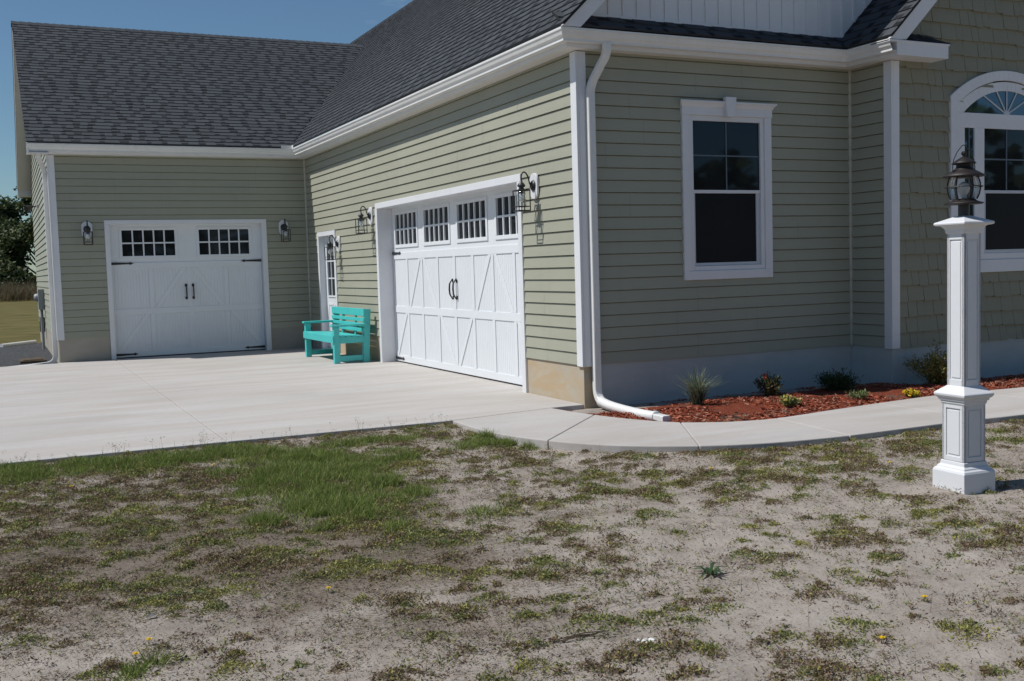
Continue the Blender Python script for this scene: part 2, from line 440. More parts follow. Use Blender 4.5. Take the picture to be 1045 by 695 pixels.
# ---------------- roofs
def shade_col(base,dark):
    t=random.random()
    if dark: g=random.uniform(.016,.026)
    else: g=random.choice([.064,.070,.074])*random.uniform(.94,1.06)
    return (g*.89,g*.97,g*1.10)
def roof(name,O,U,V,vlen,ur,parent=house,course=.145):
    mb=MB(); O=Vector(O);U=Vector(U).normalized();V=Vector(V).normalized();N=U.cross(V).normalized()
    if N.z<0:N=-N
    def P(u,v,h): return O+U*u+V*v+N*h
    mb.cc=(.03,.03,.033)
    n=int(math.ceil(vlen/course))
    for i in range(n):
        v0=i*course; v1=min(v0+course+.02,vlen); vc=min(v0+course,vlen)
        a0,a1=ur(v0); b0,b1=ur(vc)
        if a1-a0<.02: continue
        hb=.013
        ue=a0; 
        while ue<a1-1e-3:
            un=min(ue+.6,a1); 
            c0=min(max(ue,b0),b1); c1=min(max(un,b0),b1)
            mb.cc=shade_col(0,False)
            mb.quad(P(ue,v0,hb),P(un,v0,hb),P(c1,vc,.003),P(c0,vc,.003))
            mb.quad(P(ue,v0,hb),P(un,v0,hb),P(un,v0,-.01),P(ue,v0,-.01))
            ue=un
        u=a0-random.uniform(0,.5)
        while u<a1:
            w=random.choice([.13,.18,.24,.30]); g=random.choice([.07,.09,.12,.15])
            s0,s1=max(u,a0),min(u+w,a1); t0,t1=max(u+.006,b0),min(u+w-.006,b1)
            if s1-s0>.01 and t1-t0>.005:
                mb.cc=shade_col(0,False)
                mb.quad(P(s0,v0-.001,hb+.005),P(s1,v0-.001,hb+.005),P(t1,vc,.0065),P(t0,vc,.0065))
                mb.quad(P(s0,v0-.001,hb+.005),P(s1,v0-.001,hb+.005),P(s1,v0-.001,hb-.002),P(s0,v0-.001,hb-.002))
            d0,d1=max(u+w,a0,b0),min(u+w+g,a1,b1); vm=v0+course*random.uniform(.42,.6)
            if d1-d0>.02 and vm<vlen:
                mb.cc=shade_col(0,True)
                hm=hb+(.003-hb)*(vm-v0)/course+.0012
                mb.quad(P(d0,v0,hb+.0012),P(d1,v0,hb+.0012),P(d1,vm,hm),P(d0,vm,hm))
            u+=w+g
    # edge thickness
    mb.cc=(.03,.03,.032)
    for k in (0,1):
        a=ur(0)[k]; b=ur(vlen)[k]
        mb.quad(P(a,0,.012),P(a,0,-.012),P(b,vlen,-.012),P(b,vlen,.012))
    a0,a1=ur(0);b0,b1=ur(vlen)
    mb.quad(P(a0,0,-.012),P(a1,0,-.012),P(b1,vlen,-.012),P(b0,vlen,-.012))
    return mb.build(name,M['roof'],parent)
def cap(parent,A,B,slope_dirs,r=.15):
    mb=MB();A=Vector(A);B=Vector(B);t=(B-A);n=max(1,int(t.length/.16));t.normalize()
    for i in range(n):
        p=A+(B-A)*(i/n);q=A+(B-A)*((i+1)/n)+t*.03
        mb.cc=shade_col(0,False)
        for d in slope_dirs:
            d=Vector(d).normalized()
            up=Vector((0,0,.030 )); lo=Vector((0,0,.016))
            mb.quad(p+up,q+lo,q+lo+d*r,p+up*.8+d*r); mb.quad(p+up,p+up*.8+d*r,p+d*r*1.0+Vector((0,0,.004)),p)
            mb.quad(p+up*.8+d*r,q+lo+d*r,q+d*r,p+d*r)
    return mb.build('ridge_cap',M['roof'],parent)
ex=-.288; ez=GZ+.008+SL*.019
ns=math.sqrt(1+SL*SL); nw=math.sqrt(1+SW*SW)
YF=-.285
vl=(XR-ex)*ns
main=roof('roof',(ex,YF,ez),(0,1,0),(1,0,SL),vl,lambda v:(0,YB+.3-YF))
mainr=roof('roof',(2*XR-ex,YF,ez),(0,1,0),(-1,0,SL),vl,lambda v:(0,YB+.3-YF),course=.29)
ZRR=ez+SL*(XR-ex)
cap(main,(XR,YF,ZRR),(XR,YB+.3,ZRR),[(1,0,-SL),(-1,0,-SL)])
# wing roof, clipped at the valley
ey=YE+.019; 
ewz=GZ+.008+SW*.019
wx=lambda z: ex+(z-ez)/SL
vw=(YWR-ey)*nw
wing=roof('roof',(-WO,ey,ewz),(1,0,0),(0,1,SW),vw,lambda v:(0,wx(ewz+v*SW/nw)+WO+.03))
wing2=roof('roof',(-WO,2*YWR-ey,ewz),(1,0,0),(0,-1,SW),vw,lambda v:(0,wx(ewz+v*SW/nw)+WO+.03),course=.29)
ZW=ewz+SW*(YWR-ey)
cap(wing,(-WO-.01,YWR,ZW),(wx(ZW)+.05,YWR,ZW),[(0,1,-SW),(0,-1,-SW)])
# bump roof
bx=3.319; bz=GZ+.008+SL*.019; vb=(XBR-bx)*ns
bump=roof('roof',(bx,-.91,bz),(0,1,0),(1,0,SL),vb,lambda v:(0,.91-.004))
bump2=roof('roof',(2*XBR-bx,-.91,bz),(0,1,0),(-1,0,SL),vb,lambda v:(0,.91-.004))
cap(bump,(XBR,-.91,bz+SL*(XBR-bx)),(XBR,0,bz+SL*(XBR-bx)),[(1,0,-SL),(-1,0,-SL)])
# pent strip under the board and batten gable
PS=.74; npn=math.sqrt(1+PS*PS)
roof('pent_roof',(-.26,-.225,GZ+.03),(1,0,0),(0,1,PS),.222*npn,lambda v:(0,3.36+.26+ (v*PS/npn)/SL))

# gable wall: board and batten
def zmain(x): return GZ-.02+SL*(x+.307) if x<XR else GZ-.02+SL*(2*XR+.307-x)
zb=3.90
mb=MB(); 
x0=.0
xl=-.307+(zb-GZ)/SL
top=[(xl,zb),(XR,zmain(XR)),(7.5,zmain(7.5)),(7.5,HS),(3.0,HS),(3.0,zb)]
mb.prism([(x,0,z) for x,z in top],(0,.1,0))
main_g=mb
x=.05
while x<7.3:
    zt=zmain(x)-.03; z0=max(zb, GZ+.03+SL*(x-3.3) if x<XBR else GZ+.03+SL*(7.5-x)) 
    if zt>z0+.02:
        mb.prism([(x-.018,0.,z0),(x+.018,0.,z0),(x+.018,0.,zmain(x+.018)-.03),(x-.018,0.,zmain(x-.018)-.03)],(0,-.014,0))
    x+=.172
mb.build('gable_wall',M['white'],house,bevel=.002,label='white board and batten gable wall')
mb=MB()
mb.prism([(.15,-.002,zb-.005),(3.52,-.002,zb-.005),(3.56,-.002,zb+.035),(.19,-.002,zb+.035)],(0,-.018,0))
mb.prism([(3.52,-.003,zb),(3.57,-.003,zb),(XBR,-.003,bz+SL*(XBR-bx)+.03),(XBR,-.003,bz+SL*(XBR-bx)+.09)],(0,-.02,0))
mb.build('gable_trim',M['white'],house,bevel=.002)
# rake boards
def rake(x0,zl,xr,yf,depth,vw_,wall):
    """left and right rakes in plane y=yf; zl is the height of the top edge at x0"""
    mb=MB()
    zt=zl+SL*(xr-x0)
    mb.prism([(x0,yf,zl),(x0+vw_/SL,yf,zl),(xr,yf,zt-vw_),(xr,yf,zt)],(0,.025,0))
    mb.prism([(2*xr-x0,yf,zl),(2*xr-x0-vw_/SL,yf,zl),(xr+.001,yf,zt-vw_),(xr+.001,yf,zt)],(0,.025,0))
    mb.prism([(x0,yf-.012,zl),(x0+.05/SL,yf-.012,zl),(xr,yf-.012,zt-.05),(xr,yf-.012,zt)],(0,.011,0))
    # rake soffit
    mb.prism([(x0+.15,yf+.025,zl+.0),(x0+.165,yf+.025,zl),(xr,yf+.025,zt-.165),(xr,yf+.025,zt-.15)],(0,wall-yf-.025,0))
    mb.prism([(2*xr-x0-.15,yf+.025,zl+.0),(2*xr-x0-.165,yf+.025,zl),(xr+.001,yf+.025,zt-.165),(xr+.001,yf+.025,zt-.15)],(0,wall-yf-.025,0))
    return mb.build('rake_board',M['white'],house,bevel=.003)
rake(-.300,GZ+.008,XR,-.262,0,.205,0)
rake(3.305,GZ-.002,XBR,-.887,0,.235,-D)
# wing rake at the left gable
mb=MB()
for s in (1,-1):
    ya=YE+.03 if s==1 else 2*YWR-YE-.03
    zt=ZWR
    mb.prism([(-WO+.01,ya,GZ-.01),(-WO+.01,ya,GZ-.17),(-WO+.01,YWR,zt-.19),(-WO+.01,YWR,zt-.01)],(.025,0,0))
    mb.prism([(-WO+.035,ya,GZ-.15),(-WO+.035,ya,GZ-.165),(-WO+.035,YWR,zt-.18),(-WO+.035,YWR,zt-.165)],(WO-W-.03,0,0))
mb.build('rake_board',M['white'],house,bevel=.003)
for y0,y1 in ((YE+.1,L-.0),(YWB,2*YWR-YE)):   # boxed eave ends
    mb=MB(); mb.box(-WO+.012,-W,y0,y1,HS-.0,GZ-.02); mb.build('eave_box',M['soffit'],house,bevel=.003)
# bump eave return
mb=MB(); mb.box(3.42,4.178,-.886,-D,3.556,3.70); mb.box(3.30,4.19,-.897,-D,3.690,3.712)
mb.build('eave_return',M['white'],house,bevel=.003)
ret=MB(); ret.cc=(.03,.03,.033)
ret.add([(3.5,-.90,3.715),(4.2,-.90,3.715),(4.2,-D,3.715),(4.0,-D,3.86),(3.5,-D,3.86)],[(0,1,3,4),(1,2,3)])
for i in range(14):
    ret.cc=shade_col(0,False); xx=3.55+i*.05+random.uniform(-.01,.01); k=random.choice([0,.5])
    ret.quad((xx,-.90+k*.25,3.72+k*.135),(xx+.035,-.90+k*.25,3.72+k*.135),(min(xx+.035,4.05),-.77+k*.25-.02*k,3.79+k*.135),(min(xx,4.03),-.77+k*.25-.02*k,3.79+k*.135))
ret.build('return_roof',M['roof'],house)

# gutters: K profile swept along the eaves
def sweep(name,path,norms,prof,mat,closed=True,bevel=0):
    mb=MB();vs=[];fs=[];n=len(prof)
    for k,p in enumerate(path):
        n1=Vector(norms[max(k-1,0)]);n2=Vector(norms[min(k,len(norms)-1)])
        m=(n1+n2)/(1+n1.dot(n2))
        for i,z in prof: vs.append((p[0]-i*m.x,p[1]-i*m.y,GZ+z))
    for k in range(len(path)-1):
        for j in range(n if closed else n-1): fs.append((k*n+j,k*n+(j+1)%n,(k+1)*n+(j+1)%n,(k+1)*n+j))
    if closed: fs.append(tuple(range(n)));fs.append(tuple(range((len(path)-1)*n,len(path)*n)))
    mb.add(vs,fs); return mb.build(name,M[mat],house,bevel=bevel)
path=[(-WO,YE),(-.307,YE),(-.307,-.262),(3.3,-.262),(3.3,-.887)]
nr=[(0,-1),(-1,0),(0,-1),(-1,0)]
kp=[(0,0),(0,-.022),(.010,-.030),(.014,-.045),(.022,-.070),(.036,-.085),(.044,-.098),(.044,-.122),(.120,-.122),(.120,-.004),(.117,-.004),(.117,-.118),(.048,-.118),(.047,-.096),(.039,-.082),(.025,-.067),(.017,-.045),(.013,-.03),(.006,-.022),(.006,-.004),(.012,-.004),(.012,0)]
gutter=sweep('gutter',path,nr,kp,'gutterw')
fp=[(.1205,.0),(.1205,-.160),(.140,-.160),(.140,.0)]
sweep('fascia',path,nr,fp,'white')
sp=[(.1405,-.150),(.1405,-.162),(.335,-.162),(.335,-.150)]
sweep('soffit',path,nr,sp,'soffit')
path2=[(-WO,2*YWR-YE),(-.2,2*YWR-YE)]
sweep('gutter',path2,[(0,1)],kp,'gutterw'); sweep('fascia',path2,[(0,1)],fp,'white')
mb=MB()  # splash guard in the inner gutter corner
mb.box(-.50,-.300,YE-.003,YE+.003,GZ-.01,GZ+.055); mb.box(-.310,-.304,YE-.12,YE-.003,GZ-.01,GZ+.055)
mb.build('splash_guard',M['gutterw'],gutter)


# downspouts
def arc(p0,p1,p2,n=5):
    p0,p1,p2=map(Vector,(p0,p1,p2)); return [tuple((1-t)**2*p0+2*t*(1-t)*p1+t*t*p2) for t in [i/n for i in range(n+1)]]
mb=MB()
pts=[(.235,-.20,3.605)]+arc((.235,-.20,3.55),(.235,-.19,3.48),(.205,-.15,3.42))+arc((.145,-.085,3.27),(.118,-.062,3.20),(.118,-.060,3.12))+[(.118,-.060,.26)]+arc((.118,-.060,.17),(.118,-.062,.06),(.118,-.16,.03))
mb.rtube(pts,.080,.060)
ds=mb.build('downspout',M['gutterw'],house,smooth=False,bevel=.002)
# flexible extension with corrugations
mb=MB(); pts=[];rs=[];n=120
ctrl=[(.118,-.13,.035),(.118,-.28,.012),(.112,-.50,.0),(.098,-.80,-.004),(.095,-1.00,-.004),(.10,-1.16,.0)]
def cat(P,t):
    i=min(int(t),len(P)-2);f=t-i
    p=[Vector(P[max(0,min(len(P)-1,i+j))]) for j in(-1,0,1,2)]
    return .5*((2*p[1])+(-p[0]+p[2])*f+(2*p[0]-5*p[1]+4*p[2]-p[3])*f*f+(-p[0]+3*p[1]-3*p[2]+p[3])*f**3)
for i in range(n+1):
    pts.append(cat(ctrl,i/n*5)); rs.append(.046+(.004 if (i//2)%2 else -.002)+(.006 if i<6 or i>n-8 else 0))
mb.tube(pts,rs,16); flex=mb.build('drain_hose',M['pvc'],ds,smooth=True)
mb=MB(); mb.rtube([(.10,-1.15,.0),(.101,-1.32,-.002)],.085,.06); mb.build('hose_end',M['pvc'],ds,bevel=.003)
mb=MB()   # downspout on the wing's side wall next to the corner
pts=[(-4.60,YE+.10,3.60)]+arc((-4.60,YE+.12,3.52),(-4.58,YE+.2,3.45),(-4.53,L+.12,3.38))+[(-4.50,L+.16,3.25),(-4.50,L+.17,.22)]+arc((-4.50,L+.17,.12),(-4.51,L+.17,-.0),(-4.62,L+.15,-.02))+[(-4.80,L+.12,-.035)]
mb.rtube(pts,.06,.08,(0,1,0)); ds2=mb.build('downspout',M['gutterw'],house)
mb=MB();mb.tube([(-4.72,L+.14,-.03),(-4.95,L+.05,-.045),(-5.25,L+.02,-.055)],.045,12);mb.build('drain_hose',M['pvc'],ds2,smooth=True)

# ---------------- garage doors
def garage_door(axis,a0,a1,ht,plane,wall,nwin,label):
    """axis 'y': door in wall A, door faces -X, front surface at x=plane. axis 'x': faces -Y."""
    mb=MB()
    sg=1
    def T(u,d,z):  # u along the wall seen from outside left to right, d = distance out of the door plane
        if axis=='y': return (plane-d, a1-u, z)
        return (a0+u, plane-d, z)
    Wd=a1-a0
    def ubox(mb,u0,u1,d0,d1,z0,z1):
        p=[T(u0,d0,z0),T(u1,d1,z1)]
        mb.box(*sorted((p[0][0],p[1][0])),*sorted((p[0][1],p[1][1])),z0,z1)
    root=MB()
    # slab made of vertical bead boards
    secs=[(.018,.82),(.822,1.64),(1.64,1.642),(1.642,ht)]
    bead=.052; n=int(round(Wd/bead)); st=Wd/n
    for (z0,z1) in secs[:2]:
        for i in range(n):
            u0=i*st;u1=u0+st
            root.quad(T(u0+.005,0,z0),T(u1-.005,0,z0),T(u1-.005,0,z1),T(u0+.005,0,z1))
            root.quad(T(u1-.005,0,z0),T(u1,-.005,z0),T(u1,-.005,z1),T(u1-.005,0,z1))
            root.quad(T(u1,-.005,z0),T(u1+.005,0,z0),T(u1+.005,0,z1),T(u1,-.005,z1))
        ubox(root,0,Wd,-.045,-.0055,z0,z1)
    wz0,wz1=1.81,2.265
    pitch=Wd/ (2*nwin) if False else Wd/nwin
    # window section face with openings
    wins=[]
    for i in range(nwin):
        c=(i+.5)*pitch
        if nwin==2: c=[.655,1.975][i]*Wd/2.64
        wins.append((c-.45,c+.45))
    cur=0
    z0,z1=secs[3]
    for (w0,w1) in wins+[(Wd,Wd)]:
        ubox(root,cur,w0,-.045,0,z0,z1); 
        if w1>w0:
            ubox(root,w0,w1,-.045,0,z0,wz0); ubox(root,w0,w1,-.045,0,wz1,z1)
        cur=w1
    door=root.build('garage_door',M['doorwhite'],house,label=label)
    # applied boards
    ov=MB(); cols=4*(nwin//2); cw=Wd/cols; t=.011; sw=.075
    rows=[(.115,.77),(.874,1.587)]
    for (z0,z1) in ((.020,.115),(.77,.874),(1.587,1.69)):
        for a,b in ([(z0,z1)] if not (z0<.60<z1 or z0<1.19<z1) else [(z0,z1)]): ubox(ov,0.004,Wd-.004,0,t,a,b)
    for k in range(cols+1):
        c=k*cw; h=sw/2
        for (z0,z1) in rows: ubox(ov,max(.004,c-h-(sw*.2 if k in(0,cols) else 0)),min(Wd-.004,c+h+(sw*.2 if k in(0,cols) else 0)),0,t,z0,z1)
    def diag(k,z0,z1,rev):
        ua,ub=k*cw+sw/2,(k+1)*cw-sw/2; w=.085
        l=[(ua,z0),(ua+w,z0),(ub,z1),(ub-w,z1)]
        if rev: l=[(ua+ub-u,z) for u,z in l]
        pts=[T(u,0,z) for u,z in l]; d=Vector(T(0,t-.001,0))-Vector(T(0,0,0)); ov.prism(pts,d)
    for g in range(cols//4):
        diag(g*4+1,rows[1][0],rows[1][1],False); diag(g*4+2,rows[1][0],rows[1][1],True)
        diag(g*4+0,rows[0][0],rows[0][1],False); diag(g*4+3,rows[0][0],rows[0][1],True)
    # window surrounds
    for w0,w1 in wins:
        for a,b,c,d in ((w0-.05,w1+.05,wz0-.05,wz0),(w0-.05,w1+.05,wz1,wz1+.045),(w0-.05,w0,wz0,wz1),(w1,w1+.05,wz0,wz1)): ubox(ov,a,b,0,.014,c,d)
    ov.build('door_boards',M['doorwhite'],door,bevel=.004)
    for w0,w1 in wins:
        p=MB(); p.quad(T(w0,-.018,wz0),T(w1,-.018,wz0),T(w1,-.018,wz1),T(w0,-.018,wz1)); p.build('window_pane',M['pane'],door)
        g=MB()
        for i in range(1,5): c=w0+(w1-w0)*i/5; ubox(g,c-.012,c+.012,-.017,.006,wz0,wz1)
        zc=(wz0+wz1)/2
        for i in range(5):
            a=w0+(w1-w0)*i/5+(.012 if i else 0);b=w0+(w1-w0)*(i+1)/5-(.012 if i<4 else 0); ubox(g,a,b,-.017,.004,zc-.013,zc+.013)
        g.build('window_grille',M['doorwhite'],door,bevel=.002)
    # pull handles
    for s in (-1,1):
        h=MB(); c=Wd/2+s*.062
        h.tube([T(c,t+.004,1.29),T(c,t+.02,1.262),T(c,t+.047,1.22),T(c,t+.052,1.15),T(c,t+.047,1.08),T(c,t+.02,1.03),T(c,t+.004,1.005)],[.006,.009,.012,.013,.012,.009,.006],8)
        for z in (1.255,1.035): h.lathe([(.0,.014),(.020,.010),(.024,.0)],T(c,t,z),10,'x' if axis=='y' else 'y')
        ubox(h,c-.018,c+.018,t,t+.004,1.24,1.285); ubox(h,c-.018,c+.018,t,t+.004,1.01,1.055)
        h.build('handle',M['black'],door,smooth=False,bevel=.002)
    # strap hinges
    for z in (1.680,.066):
        for s in (0,1):
            h=MB(); f=lambda u:u if s==0 else Wd-u
            pts=[T(f(u),t+.001,z+dz) for u,dz in ((.01,-.024),(.30,-.013),(.33,-.025),(.355,-.012),(.385,0),(.355,.012),(.33,.025),(.30,.013),(.01,.024))]
            d=Vector(T(0,.007,0))-Vector(T(0,0,0)); h.prism(pts,d)
            for u in (.05,.16,.27): h.lathe([(0,.006),(.007,.004),(.009,0)],T(f(u),t+.008,z),8,'x' if axis=='y' else 'y')
            h.build('strap_hinge',M['black'],door)
    s=MB(); ubox(s,0,Wd,-.04,-.006,-.004,.018); s.build('bottom_seal',M['rubber'],door)
    return door
dA=garage_door('y',1.365,6.235,2.372,.215,0,4,'wide white carriage garage door with four windows')
dW=garage_door('x',-3.525,-.872,2.365,L+.115,L,2,'single width white carriage garage door with two windows')
# casings and jambs
def casing(name,boxes,bev=.004,mat='white'):
    mb=MB()
    for b in boxes: mb.box(*b)
    return mb.build(name,M[mat],house,bevel=bev)
t=.028
casing('door_casing',[(-t,.225,DA0,1.365,-.01,2.372),(-t,.225,6.235,DA1,-.01,2.372),(-t,.225,DA0,DA1,2.372,DAT)])
casing('door_casing',[(GW0,-3.525,L-t,L+.13,-.01,2.365),(-.872,GW1,L-t,L+.13,-.01,2.365),(GW0,GW1,L-t,L+.13,2.365,GWT)])
casing('door_casing',[(-t,.13,MD0,MD0+.085,-.01,2.07),(-t,.13,MD1-.085,MD1,-.01,2.07),(-t,.13,MD0,MD1,2.07,MDT)])
# entry door
mb=MB(); x=.085; y0,y1=MD0+.085,MD1-.085
gy0,gy1,gz0,gz1=y0+.16,y1-.16,1.0,1.93
mb.box(x,x+.04,y0,y1,.03,gz0); mb.box(x,x+.04,y0,y1,gz1,2.07); mb.box(x,x+.04,y0,gy0,gz0,gz1); mb.box(x,x+.04,gy1,y1,gz0,gz1)
for a,b in ((y0+.13,(y0+y1)/2-.04),((y0+y1)/2+.04,y1-.13)):
    mb.box(x-.008,x,a,b,.20,.24);mb.box(x-.008,x,a,b,.82,.86);mb.box(x-.008,x,a,a+.03,.24,.82);mb.box(x-.008,x,b-.03,b,.24,.82)
ed=mb.build('entry_door',M['doorwhite'],house,bevel=.003)
mb=MB(); mb.box(x+.012,x+.016,gy0,gy1,gz0,gz1); mb.build('window_pane',M['pane'],ed)
mb=MB()
for i in (1,2): c=gy0+(gy1-gy0)*i/3; mb.box(x-.006,x+.011,c-.011,c+.011,gz0,gz1)
for i in (1,2):
    c=gz0+(gz1-gz0)*i/3
    for j in range(3):
        a=gy0+(gy1-gy0)*j/3+(.011 if j else 0); b=gy0+(gy1-gy0)*(j+1)/3-(.011 if j<2 else 0); mb.box(x-.005,x+.011,a,b,c-.011,c+.011)
for a,b,c,d in ((gy0-.03,gy1+.03,gz0-.03,gz0),(gy0-.03,gy1+.03,gz1,gz1+.03),(gy0-.03,gy0,gz0,gz1),(gy1,gy1+.03,gz0,gz1)): mb.box(x-.014,x,a,b,c,d)
mb.build('window_grille',M['doorwhite'],ed,bevel=.002)
mb=MB(); mb.lathe([(0,-.065),(.022,-.062),(.03,-.045),(.022,-.028),(.012,-.02),(.012,-.004),(.03,-.003),(.03,0)],(x,y0+.07,.95),14,'x'); mb.build('door_knob',M['black'],ed,smooth=True)
casing('threshold',[(-.02,.09,MD0+.085,MD1-.085,-.01,.028)],mat='greybox')

# ---------------- double hung window on wall B
mb=MB(); y0=-.036
cw=.095
mb.box(WL,WL+cw,y0,.05,WB+cw,2.97); mb.box(WR-cw,WR,y0,.05,WB+cw,2.97)
mb.prism([(WL,y0,WB),(WR,y0,WB),(WR-cw,y0,WB+cw),(WL+cw,y0,WB+cw)],(0,.085,0))
# the small side mitre wedges
mb.prism([(WL,y0,WB),(WL+cw,y0,WB+cw),(WL,y0,WB+cw)],(0,.085,0)); mb.prism([(WR,y0,WB),(WR,y0,WB+cw),(WR-cw,y0,WB+cw)],(0,.085,0))
# header: frieze and crown
mb.box(WL-.005,WR+.005,-.045,.03,2.97,3.055)
prof=[(-.045,3.05),(-.052,3.056),(-.056,3.070),(-.066,3.085),(-.080,3.097),(-.085,3.100),(-.085,3.118),(.0,3.118),(.0,3.05)]
vs=[];n=len(prof)
for sx,xx in ((-1,WL-.005),(1,WR+.005)):
    for yy,zz in prof: vs.append((xx+sx*(max(0,-yy-.045)),yy,zz))
mb.add(vs,[tuple(range(n)),tuple(range(n,2*n))]+[(i,(i+1)%n,(i+1)%n+n,i+n) for i in range(n)])
xc=(WL+WR)/2
mb.prism([(xc-.05,-.048,2.955),(xc+.05,-.048,2.955),(xc+.072,-.048,3.165),(xc-.072,-.048,3.165)],(0,-.052,0))
wn=mb.build('window',M['white'],house,bevel=.003,label='white double hung window with keystone header')
mb=MB(); a,b=WL+cw,WR-cw
fz0,fz1=WB+cw,2.97
for q in ((a,a+.05,fz0,fz1),(b-.05,b,fz0,fz1),(a+.05,b-.05,fz0,fz0+.05),(a+.05,b-.05,fz1-.055,fz1)): mb.box(q[0],q[1],-.020,.06,q[2],q[3])
mb.build('window_frame',M['white'],wn,bevel=.003)
ga,gb=a+.05,b-.05; gz0,gzm,gz1=fz0+.05,2.15,fz1-.055
mb=MB()
for q in ((ga,ga+.028,gz0,gzm),(gb-.05,gb,gz0,gzm),(ga+.028,gb-.05,gz0,gz0+.035)): mb.box(q[0],q[1],.0,.045,q[2],q[3])
mb.build('sash',M['screenframe'],wn,bevel=.002)
mb=MB(); mb.box(ga,gb,-.008,.045,gzm,gzm+.035)
mb.build('sash',M['white'],wn,bevel=.002)
mb=MB(); mb.quad((ga,.012,gz0),(gb,.012,gz0),(gb,.012,gzm),(ga,.012,gzm)); mb.build('insect_screen',M['screen'],wn)
mb=MB(); mb.quad((ga,.005,gzm+.03),(gb,.005,gzm+.03),(gb,.005,gz1),(ga,.005,gz1)); mb.build('window_pane',M['pane'],wn)
mb=MB(); xc=(ga+gb)/2; zc=(gzm+.035+gz1)/2
mb.box(xc-.007,xc+.007,-.002,.004,gzm+.035,gz1); mb.box(ga,xc-.007,-.002,.004,zc-.007,zc+.007); mb.box(xc+.007,gb,-.002,.004,zc-.007,zc+.007)
mb.build('window_grille',M['grille'],wn)

# ---------------- arched window in the shake wall
yw=-D
def segarc(hw,z0,rise,n=24):
    Rr=(hw*hw+rise*rise)/(2*rise); a=math.asin(hw/Rr); cz=z0+rise-Rr
    return [(AC+Rr*math.sin(-a+2*a*i/n),cz+Rr*math.cos(-a+2*a*i/n)) for i in range(n+1)]
def ring(mb,outer,inner,y,d):
    n=len(outer)
    for i in range(n-1):
        q=[outer[i],outer[i+1],inner[i+1],inner[i]]
        if (Vector(q[0])-Vector(q[1])).length<1e-6 and (Vector(q[2])-Vector(q[3])).length<1e-6: continue
        mb.prism([(p[0],y,p[1]) for p in q],(0,d,0))
mb=MB()
o=[(AC-AO,1.20)]+segarc(AO,3.207,.323)+[(AC+AO,1.20)]
i_=[(AC-AO+.125,1.20)]+segarc(AO-.125,3.135,.285)+[(AC+AO-.125,1.20)]
ring(mb,o,i_,yw-.038,.09)
mb.box(AC-AO+.125,AC+AO-.125,yw-.038,yw+.05,1.20,1.345)
aw=mb.build('window',M['white'],house,bevel=.003,label='white arched window with fan light and narrow side lights')
mb=MB()
o2=[(AC-.81,3.03)]+segarc(.81,3.125,.280)+[(AC+.81,3.03)]
i2=[(AC-.715,3.03)]+segarc(.715,3.03,.272)+[(AC+.715,3.03)]
ring(mb,o2,i2,yw-.022,.07)
for x0,x1,z0,z1 in ((AC-.81,AC+.81,2.86,3.03),(AC-.81,AC+.81,1.345,1.42),(AC-.81,AC-.70,1.42,2.86),(AC+.70,AC+.81,1.42,2.86),(AC-.54,AC-.38,1.42,2.86),(AC+.38,AC+.54,1.42,2.86)):
    mb.box(x0,x1,yw-.022,yw+.045,z0,z1)
mb.build('window_frame',M['white'],aw,bevel=.004)
mb=MB(); mb.box(AC-.38,AC+.38,yw-.018,yw+.04,2.115,2.15); mb.box(AC-.38,AC-.35,yw-.014,yw+.04,1.42,2.115); mb.box(AC+.35,AC+.38,yw-.014,yw+.04,1.42,2.115); mb.box(AC-.35,AC+.35,yw-.014,yw+.04,1.42,1.46)
mb.build('sash',M['screenframe'],aw,bevel=.002)
mb=MB(); mb.quad((AC-.36,yw-.006,1.45),(AC+.36,yw-.006,1.45),(AC+.36,yw-.006,2.12),(AC-.36,yw-.006,2.12)); mb.build('insect_screen',M['screen'],aw)
pl=[(AC-.76,1.38)]+segarc(.76,3.05,.27)+[(AC+.76,1.38)]
mb=MB(); ft=[(x,z) for x,z in pl if z>3]; mb.add([(x,yw-.004,z) for x,z in [(AC-.76,2.95)]+ft+[(AC+.76,2.95)]],[tuple(range(len(ft)+2))]); mb.build('fanlight_pane',M['bluepane'],aw)
for x0,x1,mn in ((AC-.76,AC-.46,'bluepane'),(AC-.46,AC+.46,'pane'),(AC+.46,AC+.76,'bluepane')):
    mb=MB(); mb.quad((x0,yw-.004,1.38),(x1,yw-.004,1.38),(x1,yw-.004,2.949),(x0,yw-.004,2.949)); mb.build('window_pane',M[mn],aw)
mb=MB()
for an in (-62,-33,0,33,62):
    a=R(an); r0=.05; 
    # run to the arch
    r=.05
    while True:
        x=math.sin(a)*r; z=3.03+math.cos(a)*r
        Rr=(.715**2+.272**2)/(2*.272); cz=3.03+.272-Rr
        if x*x+(z-cz)**2>Rr*Rr or r>1: break
        r+=.005
    mb.beam((AC+math.sin(a)*.02,yw-.010,3.03+math.cos(a)*.02),(AC+math.sin(a)*r,yw-.010,3.03+math.cos(a)*r),.016,.008,(math.cos(a),0,-math.sin(a)))
mb.lathe([(.0,-.012),(.045,-.008),(.05,.004)],(AC,yw-.008,3.03),16,'y')
mb.build('window_grille',M['screenframe'],aw)
mb=MB()
for x in (AC,): mb.box(x-.008,x+.008,yw-.013,yw-.006,2.15,2.86); 
mb.box(AC-.38,AC-.008,yw-.013,yw-.006,2.50,2.516);mb.box(AC+.008,AC+.38,yw-.013,yw-.006,2.50,2.516)
for x in (AC-.62,AC+.62): mb.box(x-.007,x+.007,yw-.013,yw-.006,1.42,2.86)
mb.build('window_grille',M['grille'],aw)

